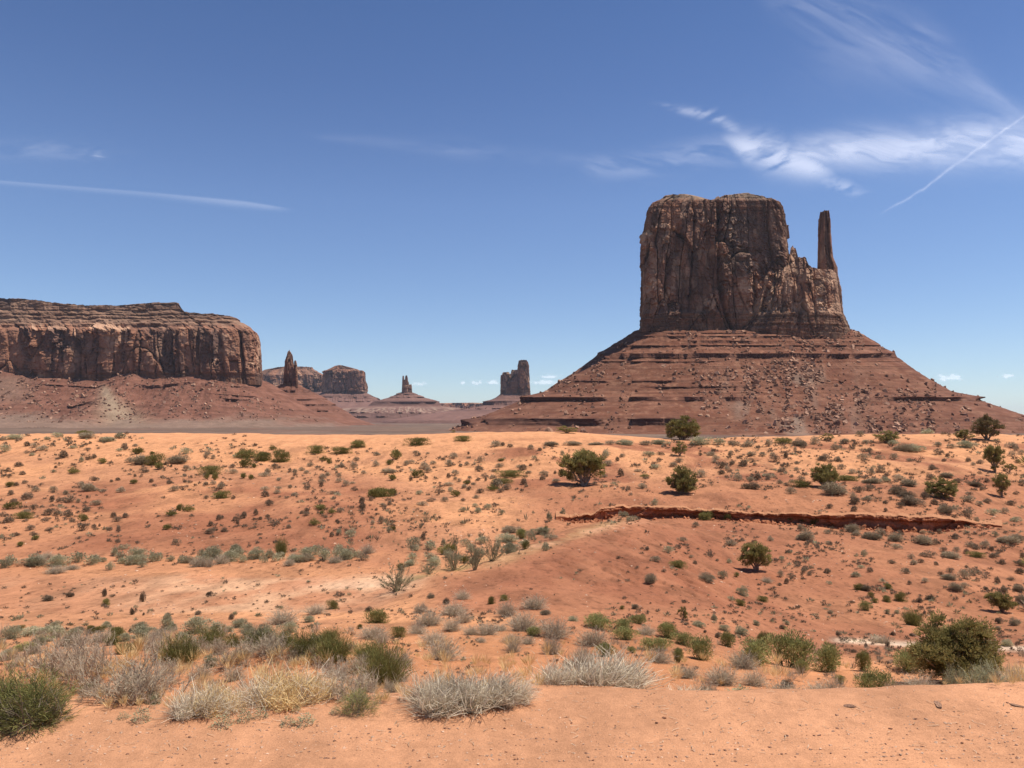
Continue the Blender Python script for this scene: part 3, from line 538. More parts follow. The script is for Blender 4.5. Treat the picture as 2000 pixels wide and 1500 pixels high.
soil = soil*(1+0.10*n2+0.10*fine*sstep(40, 10, TY)-0.20*sstep(0.12, 0.4, crust)*sstep(8, 14, TY)*sstep(846, 866, VV))[..., None]
def ground_mat():
    m, t, p = mat_new('desert_soil'); L = t.links.new
    at = nd(t, 'ShaderNodeAttribute', attribute_name='Col'); tc = nd(t, 'ShaderNodeTexCoord')
    a = nd(t, 'ShaderNodeTexNoise', Scale=9.0, Detail=9.0, Roughness=0.7); b = nd(t, 'ShaderNodeTexNoise', Scale=70.0, Detail=5.0, Roughness=0.7); c = nd(t, 'ShaderNodeTexNoise', Scale=1.3, Detail=6.0, Roughness=0.65)
    for n in (a, b, c): L(tc.outputs['Object'], n.inputs['Vector'])
    mp = nd(t, 'ShaderNodeMapping'); mp.inputs['Scale'].default_value = (1, 0.35, 1); L(tc.outputs['Object'], mp.inputs[0]); L(mp.outputs[0], c.inputs['Vector'])
    s1 = nd(t, 'ShaderNodeMath', operation='ADD'); L(a.outputs[0], s1.inputs[0]); L(b.outputs[0], s1.inputs[1])
    s2 = nd(t, 'ShaderNodeMath', operation='ADD'); L(s1.outputs[0], s2.inputs[0]); L(c.outputs[0], s2.inputs[1])
    mr = nd(t, 'ShaderNodeMapRange'); L(s2.outputs[0], mr.inputs[0])
    for i, q in enumerate((1.08, 1.92, 0.66, 1.3)): mr.inputs[i+1].default_value = q
    mx = nd(t, 'ShaderNodeMix', data_type='RGBA', blend_type='MULTIPLY'); mx.inputs[0].default_value = 1.0
    L(at.outputs['Color'], mx.inputs[6]); L(mr.outputs[0], mx.inputs[7])
    v = nd(t, 'ShaderNodeTexVoronoi', Scale=26.0); L(tc.outputs['Object'], v.inputs['Vector'])      # pale and dark grit
    r = nd(t, 'ShaderNodeMapRange'); L(v.outputs['Distance'], r.inputs[0])
    for i, q in enumerate((0.10, 0.16, 1.0, 0.0)): r.inputs[i+1].default_value = q
    mul = nd(t, 'ShaderNodeMath', operation='MULTIPLY'); gt = nd(t, 'ShaderNodeSeparateColor'); L(v.outputs['Color'], gt.inputs[0])
    g2 = nd(t, 'ShaderNodeMath', operation='GREATER_THAN'); g2.inputs[1].default_value = 0.72; L(gt.outputs[0], g2.inputs[0]); L(g2.outputs[0], mul.inputs[0]); L(r.outputs[0], mul.inputs[1])
    mg = nd(t, 'ShaderNodeMix', data_type='RGBA'); L(mul.outputs[0], mg.inputs[0]); L(mx.outputs[2], mg.inputs[6])
    rc = nd(t, 'ShaderNodeValToRGB'); rc.color_ramp.elements[0].color = (0.22, 0.1, 0.06, 1); rc.color_ramp.elements[1].color = (0.68, 0.42, 0.28, 1); L(gt.outputs[1], rc.inputs[0]); L(rc.outputs[0], mg.inputs[7])
    ln_ = nd(t, 'ShaderNodeTexNoise', Scale=4.5, Detail=4.0, Roughness=0.6); mp2 = nd(t, 'ShaderNodeMapping'); mp2.inputs['Scale'].default_value = (1, 0.45, 1); L(tc.outputs['Object'], mp2.inputs[0]); L(mp2.outputs[0], ln_.inputs['Vector'])   # dry litter and crust
    lr_ = nd(t, 'ShaderNodeMapRange'); L(ln_.outputs[0], lr_.inputs[0])
    for i, q in enumerate((0.53, 0.66, 1.0, 0.66)): lr_.inputs[i+1].default_value = q
    ml = nd(t, 'ShaderNodeMix', data_type='RGBA', blend_type='MULTIPLY'); al = nd(t, 'ShaderNodeAttribute', attribute_name='litter'); L(al.outputs['Fac'], ml.inputs[0]); L(mg.outputs[2], ml.inputs[6]); L(lr_.outputs[0], ml.inputs[7])
    L(ml.outputs[2], p.inputs['Base Color'])
    bp = nd(t, 'ShaderNodeBump', Strength=0.55, Distance=0.03); L(s1.outputs[0], bp.inputs['Height']); L(bp.outputs[0], p.inputs['Normal'])
    return m
M_soil = ground_mat()
o = mesh('desert_ground', np.stack([TX, TY, TZ], -1).reshape(-1, 3), grid_faces(len(rowsY), len(ucols)), M_soil, None, {'Col': soil.reshape(-1, 3), 'litter': (sstep(10, 20, TY)*sstep(846, 875, VV)).ravel()}, smooth=True)
tag(o, kind='structure')
# ---- the cut bank of the arroyo : a broken earth wall standing in front of the step
def bank():
    uu = np.linspace(1085, 1950, 900)
    yb = np.interp(uu, gu, 0*np.array(gu)) + pchip(gu, GY[:, 7], uu); ytop = pchip(gu, GY[:, 8], uu)
    x = yb*(uu-1000)/F; s = np.concatenate([[0], np.cumsum(np.hypot(np.diff(x), np.diff(yb)))])
    ht = height(ytop/1.0*(uu-1000)/F, ytop+0.25)+0.02; hb = height(yb*(uu-1000)/F, yb-0.5)-0.15
    amt = sstep(1085, 1120, uu)*sstep(1955, 1890, uu)*(0.55+0.55*fbm(uu/16, uu*0, 351, 4)+0.45*np.interp(uu, [1085, 1150, 1330, 1400, 1560, 1640, 1850, 1950], [.6, 1, 1, .7, .3, .9, 1, .3]))
    t = np.linspace(0, 1, 60)[:, None]
    S_ = s[None, :]+0*t
    fb = worley(S_/0.9, t*2.2+fbm(S_/3, t, 331, 3)*0.4, 333, True)
    d = 0.34*(fb[2]-0.5)+0.30*fbm(S_/0.6, t*3, 335, 4)+0.55*fbm(S_/2.4, t*0.5, 337, 4)+1.1*np.maximum(0, fbm(S_/1.7, t*0.3, 338, 3)-0.05)*sstep(0.6, 0.1, t)
    d = d+0.30*sstep(0.70, 0.80, t)+0.25*sstep(0.30, 0.0, t)
    d = d*np.minimum(1, amt)[None, :]
    ycur = np.minimum(yb, ytop-0.25)[None, :]+0.0*t-d-0.05
    ycur[-1] = ytop+0.5; ycur[-2] = ytop+0.1
    ht = ht-0.22*np.maximum(0, fbm(s/0.9, s*0, 353, 4))*sstep(0, 1, amt)
    zc = hb[None, :]+(ht-hb)[None, :]*np.minimum(t*1.03, 1.0)+0.03*fbm(S_/0.5, t*4, 339, 3)*sstep(1.0, 0.9, t)
    X = ycur*((uu-1000)/F)[None, :]
    col = lerp3(np.array((0.26, 0.095, 0.045)), np.array((0.38, 0.15, 0.075)), sstep(0.3, 0.8, hsh(np.floor(t*9+fbm(S_/4, t, 341, 2)), 2, 5)+0*S_))
    col = lerp3(col, SAND2*0.9, sstep(0.86, 0.97, t)+0*S_)
    o = mesh('arroyo_bank', np.stack([X, ycur, zc], -1).reshape(-1, 3), grid_faces(60, len(uu)), M_soil, None, {'Col': col.reshape(-1, 3)})
    tag(o, kind='structure')
bank()
# ================================================================== PLANTS
rng = np.random.default_rng(11)
def ribbons(root, tip, w0, w1=0.3, bend=None, segs=2, flat=None):
    """thin tapered ribbons from root to tip, curved by the offset bend; returns verts, quads"""
    n = len(root); ax = tip-root; l = np.linalg.norm(ax, axis=1, keepdims=True)+1e-9
    rv = rng.normal(size=(n, 3)) if flat is None else flat
    sd = np.cross(ax, rv); sd /= np.linalg.norm(sd, axis=1, keepdims=True)+1e-9
    w0 = np.broadcast_to(np.asarray(w0, float), (n,))[:, None]
    pts = []
    for k in range(segs+1):
        t = k/segs; p = root+ax*t
        if bend is not None: p = p+bend*(4*t*(1-t)) if segs > 1 else p
        w = w0*(1+(w1-1)*t)*0.5
        pts += [p-sd*w, p+sd*w]
    V = np.stack(pts, 1).reshape(-1, 3); m = 2*(segs+1)
    b = (np.arange(n)*m)[:, None]
    q = np.concatenate([b+np.array([2*k, 2*k+1, 2*k+3, 2*k+2]) for k in range(segs)], 0)
    return V, q, m
def leaves(c, d, ln, wd):
    """diamond leaves at c pointing along d"""
    n = len(c); d = d/(np.linalg.norm(d, axis=1, keepdims=True)+1e-9); s = np.cross(d, rng.normal(size=(n, 3))); s /= np.linalg.norm(s, axis=1, keepdims=True)+1e-9
    ln = np.broadcast_to(np.asarray(ln, float), (n,))[:, None]; wd = np.broadcast_to(np.asarray(wd, float), (n,))[:, None]
    V = np.stack([c, c+d*ln*0.5-s*wd*0.5, c+d*ln, c+d*ln*0.5+s*wd*0.5], 1).reshape(-1, 3)
    return V, (np.arange(n)*4)[:, None]+np.arange(4), 4
class MB:
    def __init__(s): s.V = []; s.F = []; s.T = []; s.n = 0
    def add(s, res, tint):
        V, q, m = res; s.V.append(V); s.F.append(q+s.n); s.n += len(V); t = np.broadcast_to(np.asarray(tint, float), (len(V)//m,)); s.T.append(np.repeat(t, m))
    def build(s, name, mat, parent=None, link=True):
        return mesh(name, np.concatenate(s.V), np.concatenate(s.F), mat, parent, {'tint': np.concatenate(s.T)}, link=link)
def plant_mat(name, c0, c1, var=0.25, tr_=0.3):
    m, t, p = mat_new(name); L = t.links.new
    at = nd(t, 'ShaderNodeAttribute', attribute_name='tint'); oi = nd(t, 'ShaderNodeObjectInfo')
    mx = nd(t, 'ShaderNodeMix', data_type='RGBA'); L(at.outputs['Fac'], mx.inputs[0]); mx.inputs[6].default_value = (*c0, 1); mx.inputs[7].default_value = (*c1, 1)
    mr = nd(t, 'ShaderNodeMapRange'); L(oi.outputs['Random'], mr.inputs[0]); mr.inputs[3].default_value = 1-var; mr.inputs[4].default_value = 1+var
    m2 = nd(t, 'ShaderNodeMix', data_type='RGBA', blend_type='MULTIPLY'); m2.inputs[0].default_value = 1; L(mx.outputs[2], m2.inputs[6]); L(mr.outputs[0], m2.inputs[7])
    L(m2.outputs[2], p.inputs['Base Color'])
    tl = nd(t, 'ShaderNodeBsdfTranslucent'); L(m2.outputs[2], tl.inputs[0]); ms = nd(t, 'ShaderNodeMixShader'); ms.inputs[0].default_value = tr_
    L(p.outputs[0], ms.inputs[1]); L(tl.outputs[0], ms.inputs[2]); L(ms.outputs[0], [n for n in t.nodes if n.type == 'OUTPUT_MATERIAL'][0].inputs[0]); return m
PM = dict(
 g=plant_mat('grey_twigs', (0.25, 0.19, 0.12), (0.44, 0.35, 0.235)), d=plant_mat('brown_twigs', (0.15, 0.108, 0.07), (0.27, 0.20, 0.135)),
 o=plant_mat('olive_stems', (0.14, 0.125, 0.04), (0.27, 0.235, 0.085)), s=plant_mat('sage_leaves', (0.28, 0.25, 0.15), (0.46, 0.42, 0.27)),
 G=plant_mat('ash_twigs', (0.29, 0.225, 0.15), (0.60, 0.49, 0.355), 0.15), L=plant_mat('light_green_leaves', (0.19, 0.185, 0.065), (0.36, 0.335, 0.13), 0.15),
 E=plant_mat('broom_green', (0.115, 0.11, 0.034), (0.23, 0.205, 0.07), 0.15), t=plant_mat('grey_green_sprays', (0.19, 0.17, 0.095), (0.32, 0.28, 0.175), 0.15),
 j=plant_mat('juniper_green', (0.155, 0.135, 0.045), (0.40, 0.335, 0.13), 0.12), jb=plant_mat('juniper_brown', (0.17, 0.13, 0.062), (0.29, 0.23, 0.12), 0.1),
 bark=plant_mat('grey_bark', (0.15, 0.105, 0.075), (0.32, 0.25, 0.19), 0.1, 0.0), W=plant_mat('bleached_stalks', (0.50, 0.40, 0.28), (0.86, 0.75, 0.57), 0.08),
 S=plant_mat('straw', (0.60, 0.41, 0.18), (0.92, 0.70, 0.37), 0.08), B=plant_mat('fresh_green_leaves', (0.11, 0.115, 0.038), (0.27, 0.245, 0.085), 0.08),
 P=plant_mat('grey_green_leaves', (0.24, 0.23, 0.13), (0.44, 0.41, 0.25), 0.1), K=plant_mat('dead_grey_wood', (0.24, 0.178, 0.122), (0.56, 0.45, 0.325), 0.1))
U01 = lambda n: rng.random(n)
def hemi(n, zmin=0.0, zpow=1.0):
    a = U01(n)*2*np.pi; z = zmin+(1-zmin)*U01(n)**zpow; r = np.sqrt(1-z*z); return np.stack([r*np.cos(a), r*np.sin(a), z], 1)
def dome_bush(kind, nst, ntw, tl, tw, zmin=0.05, inner=0.45, upb=0.3, lobes=3, zc=0.0):
    """a lumpy bush of twigs, diameter 1 and height 1 (scaled by the object); zc lifts the lobes off the ground"""
    b = MB(); lc = np.stack([(U01(lobes)-.5)*0.62, (U01(lobes)-.5)*0.62, np.zeros(lobes)], 1); lr = 0.22+0.2*U01(lobes); lh = 0.6+0.4*U01(lobes); lh[0] = 1; lc[0] *= 0.3; lr[0] = 0.38
    if zc: lc[:, 2] = zc*(0.6+0.6*U01(lobes)); lh = np.maximum(lh-lc[:, 2], 0.3)
    zm = -0.75 if zc else zmin
    pw = lambda d: np.stack([d[:, 0], d[:, 1], np.sign(d[:, 2])*abs(d[:, 2])**0.7], 1)
    def dirs(n):
        d = hemi(n, zmin, 0.85)
        if zc: d = rng.normal(size=(n, 3)); d /= np.linalg.norm(d, axis=1, keepdims=True); d[:, 2] = np.where(d[:, 2] < -0.7, -d[:, 2], d[:, 2])
        return d
    k = rng.integers(0, lobes, nst); d = pw(dirs(nst)); sc = np.stack([lr[k], lr[k], lh[k]], 1)*(0.75+0.4*U01(nst))[:, None]
    rt = lc[k]*np.array([.6, .6, 0])+rng.normal(size=(nst, 3))*np.array([.05, .05, 0]); tip = lc[k]+d*sc; tip[:, 2] = np.maximum(tip[:, 2], 0.03)
    b.add(ribbons(rt, tip, 0.018, 0.4, rng.normal(size=(nst, 3))*0.04, 2), U01(nst)*0.5)
    k = rng.integers(0, lobes, ntw); d = pw(dirs(ntw)); lump = 0.88+0.25*fbm(d[:, 0]*2.5+k*7, d[:, 1]*2.5+d[:, 2]*2, int(rng.integers(999)), 3); rr = (inner+(1-inner)*U01(ntw)**0.45)*lump
    c = lc[k]+d*np.stack([lr[k], lr[k], lh[k]], 1)*rr[:, None]; c[:, 2] = np.maximum(c[:, 2], 0.01)
    dd = d*0.8+rng.normal(size=(ntw, 3))*0.45+np.array([0, 0, upb])
    b.add(leaves(c, dd, tl*(0.6+0.8*U01(ntw)), tw*(0.7+0.6*U01(ntw))), np.clip(rng.normal(0.5, 0.28, ntw), 0, 1))
    return b
def spike_bush(nst, zmin, w, bendk, wind=(0, 0, 0), spread=0.35, twigs=0, tl=0.1, tw=0.012, zp=0.7, r0=0.5, ncl=0):
    """stalks fanning out of a patch (of ncl tufts), diameter about 1, height about 1"""
    b = MB(); a = U01(nst)*2*np.pi; r = np.sqrt(U01(nst))*spread; lf = np.ones(nst); off = 0
    rt = np.stack([r*np.cos(a), r*np.sin(a), np.zeros(nst)], 1)
    if ncl:
        i = rng.integers(0, ncl, nst); ca = U01(ncl)*6.28; cr = np.sqrt(U01(ncl))*spread; cc = np.stack([cr*np.cos(ca), cr*np.sin(ca), 0*ca], 1)
        rt = cc[i]+rng.normal(size=(nst, 3))*np.array([.035, .035, 0]); lf = (0.55+0.5*U01(ncl))[i]; off = (rng.normal(size=(ncl, 3))*np.array([.22, .22, .1]))[i]
    d = hemi(nst, zmin, zp); d = d*0.8+rt*1.1+np.asarray(wind)+off; d[:, 2] = np.maximum(d[:, 2], 0.03); d /= np.linalg.norm(d, axis=1, keepdims=True)
    ln = (0.45+0.6*U01(nst)**0.8)*lf; sc = np.stack([r0*ln*1.25, r0*ln*1.25, ln], 1)
    tip = rt+d*sc; bd = rng.normal(size=(nst, 3))*bendk; bd[:, 2] += 0.04
    b.add(ribbons(rt, tip, w*(0.6+0.8*U01(nst)), 0.25, bd, 3), np.clip(rng.normal(0.5, 0.3, nst), 0, 1))
    if twigs:
        i = rng.integers(0, nst, twigs); q = 0.35+0.65*U01(twigs)[:, None]; c = rt[i]+(tip-rt)[i]*q+bd[i]*(4*q*(1-q))
        dd = (tip-rt)[i]/np.linalg.norm((tip-rt)[i], axis=1, keepdims=True)+rng.normal(size=(twigs, 3))*0.5
        b.add(leaves(c, dd, tl*(0.5+U01(twigs)), tw*(0.6+0.8*U01(twigs))), np.clip(rng.normal(0.55, 0.28, twigs), 0, 1))
    return b
def tubes(b, P0, P1, r0, r1, tint=0.5, ns=5):
    n = len(P0); ax = P1-P0; ax /= np.linalg.norm(ax, axis=1, keepdims=True)+1e-9
    s = np.cross(ax, np.array([0.3, 0.2, 0.9])); s /= np.linalg.norm(s, axis=1, keepdims=True)+1e-9; t = np.cross(ax, s)
    a = np.arange(ns)/ns*2*np.pi; cs = np.cos(a)[None, :, None]; sn = np.sin(a)[None, :, None]
    c = cs*s[:, None, :]+sn*t[:, None, :]
    V = np.concatenate([P0[:, None, :]+c*np.asarray(r0)[:, None, None], P1[:, None, :]+c*np.asarray(r1)[:, None, None]], 1).reshape(-1, 3)
    j = np.arange(ns); q = np.stack([j, (j+1) % ns, ns+(j+1) % ns, ns+j], 1)
    F_ = ((np.arange(n)*2*ns)[:, None, None]+q[None]).reshape(-1, 4); b.add((V, F_, 2*ns), tint)
def limb_path(p, d, ln, n, wob):
    pts = [np.array(p, float)]; d = np.array(d, float)
    for k in range(n):
        d = d+rng.normal(size=3)*wob; d /= np.linalg.norm(d); pts.append(pts[-1]+d*ln/n)
    return pts
def juniper(shape, ncl=90, nlf=75, ll=0.07, lean=(0, 0), upr=0.7, mat='j', fill=1.0):
    """unit tree (1 wide, 1 high) : trunk mesh builder and crown mesh builder. shape = list of lobes (x, y, z, rx, rz)"""
    tr = MB(); cr = MB(); base = np.array([0, 0, 0.0])
    lob = np.array(shape, float)
    tops = []
    for (x, y, z, rx, rz) in lob:
        tgt = np.array([x, y, z]); n = 5; pts = [base+rng.normal(size=3)*[.02, .02, 0]-np.array([0, 0, 0.06])]
        for k in range(1, n+1):
            t = k/n; pts.append(base*(1-t)+tgt*np.array([t**1.1, t**1.1, t])+rng.normal(size=3)*0.02)
        pts = np.array(pts); r = np.linspace(0.036, 0.010, n+1)
        tubes(tr, pts[:-1], pts[1:], r[:-1], r[1:], U01(n))
        for q in range(6):
            i = rng.integers(1, n+1); e = tgt+rng.normal(size=3)*np.array([rx, rx, rz])*0.6
            tubes(tr, pts[i:i+1], e[None], np.array([0.009]), np.array([0.003]), U01(1))
    w = lob[:, 3]**2*lob[:, 4]; k = rng.choice(len(lob), ncl, p=w/w.sum())
    d = rng.normal(size=(ncl, 3)); d /= np.linalg.norm(d, axis=1, keepdims=True); rr = (0.35+0.65*U01(ncl)**0.6)*fill
    cc = lob[k, :3]+d*rr[:, None]*np.stack([lob[k, 3], lob[k, 3], lob[k, 4]], 1); cc[:, 2] = np.maximum(cc[:, 2], 0.04)
    csz = 0.045+0.045*U01(ncl); ct = np.clip(rng.normal(0.45, 0.2, ncl), 0, 1)
    i = np.repeat(np.arange(ncl), nlf); n = len(i)
    dv = rng.normal(size=(n, 3)); dv /= np.linalg.norm(dv, axis=1, keepdims=True)
    up = d[i]*0.5+np.array([0, 0, upr]); q = U01(n)[:, None]
    c = cc[i]+dv*csz[i][:, None]*q*np.array([1, 1, 1.0])+up*(q*csz[i][:, None]*1.1)
    cr.add(leaves(c, dv*0.7+up*1.0, ll*(0.5+0.8*U01(n)), ll*0.30*(0.6+0.8*U01(n))), np.clip(ct[i]+rng.normal(0, 0.18, n), 0, 1))
    return tr, cr
# ---- prototypes of the plain shrubs : several meshes of each kind, two densities
PROTO = {}
def protos(k, n, fn): PROTO[k] = [fn().build({'g': 'grey_shrub', 'd': 'brown_shrub', 'o': 'green_shrub', 's': 'sage_shrub', 'G': 'spiny_shrub', 'L': 'leafy_bush', 'E': 'broom_bush', 't': 'twiggy_shrub', 'P': 'low_plant'}[k[0]], PM[k[0]], link=False) for _ in range(n)]
protos('g0', 5, lambda: dome_bush('g', 40, 420, 0.16, 0.05, lobes=rng.integers(2, 5)))
protos('g1', 4, lambda: dome_bush('g', 150, 1900, 0.13, 0.022, lobes=rng.integers(2, 5)))
protos('d0', 5, lambda: dome_bush('d', 40, 420, 0.15, 0.055, lobes=rng.integers(1, 4), inner=0.35))
protos('d1', 3, lambda: dome_bush('d', 160, 1800, 0.12, 0.024, lobes=rng.integers(2, 4)))
protos('o0', 5, lambda: dome_bush('o', 60, 480, 0.20, 0.045, zmin=0.12, upb=0.9, lobes=rng.integers(2, 5), inner=0.3))
protos('o1', 5, lambda: dome_bush('o', 160, 2400, 0.13, 0.018, upb=1.0, lobes=rng.integers(4, 8), inner=0.3, zc=0.3))
protos('s0', 5, lambda: dome_bush('s', 40, 420, 0.15, 0.05, upb=0.6, lobes=rng.integers(2, 5)))
protos('s1', 5, lambda: dome_bush('s', 120, 2200, 0.11, 0.022, upb=0.6, lobes=rng.integers(4, 8), zc=0.3))
protos('G1', 5, lambda: spike_bush(420, 0.02, 0.012, 0.035, spread=0.2, twigs=1500, tl=0.14, tw=0.011, zp=0.75, r0=0.48))
protos('L1', 6, lambda: dome_bush('L', 90, 3000, 0.08, 0.020, upb=0.8, lobes=rng.integers(5, 10), inner=0.25, zc=0.42))
protos('E1', 4, lambda: spike_bush(520, 0.35, 0.016, 0.02, spread=0.30, twigs=1300, tl=0.22, tw=0.012, zp=0.5, r0=0.42))
protos('t1', 4, lambda: spike_bush(46, 0.25, 0.022, 0.05, spread=0.12, twigs=1500, tl=0.085, tw=0.014, zp=0.6, r0=0.55))
protos('P1', 3, lambda: spike_bush(26, 0.05, 0.014, 0.04, spread=0.22, twigs=170, tl=0.16, tw=0.05, zp=0.9, r0=0.5))
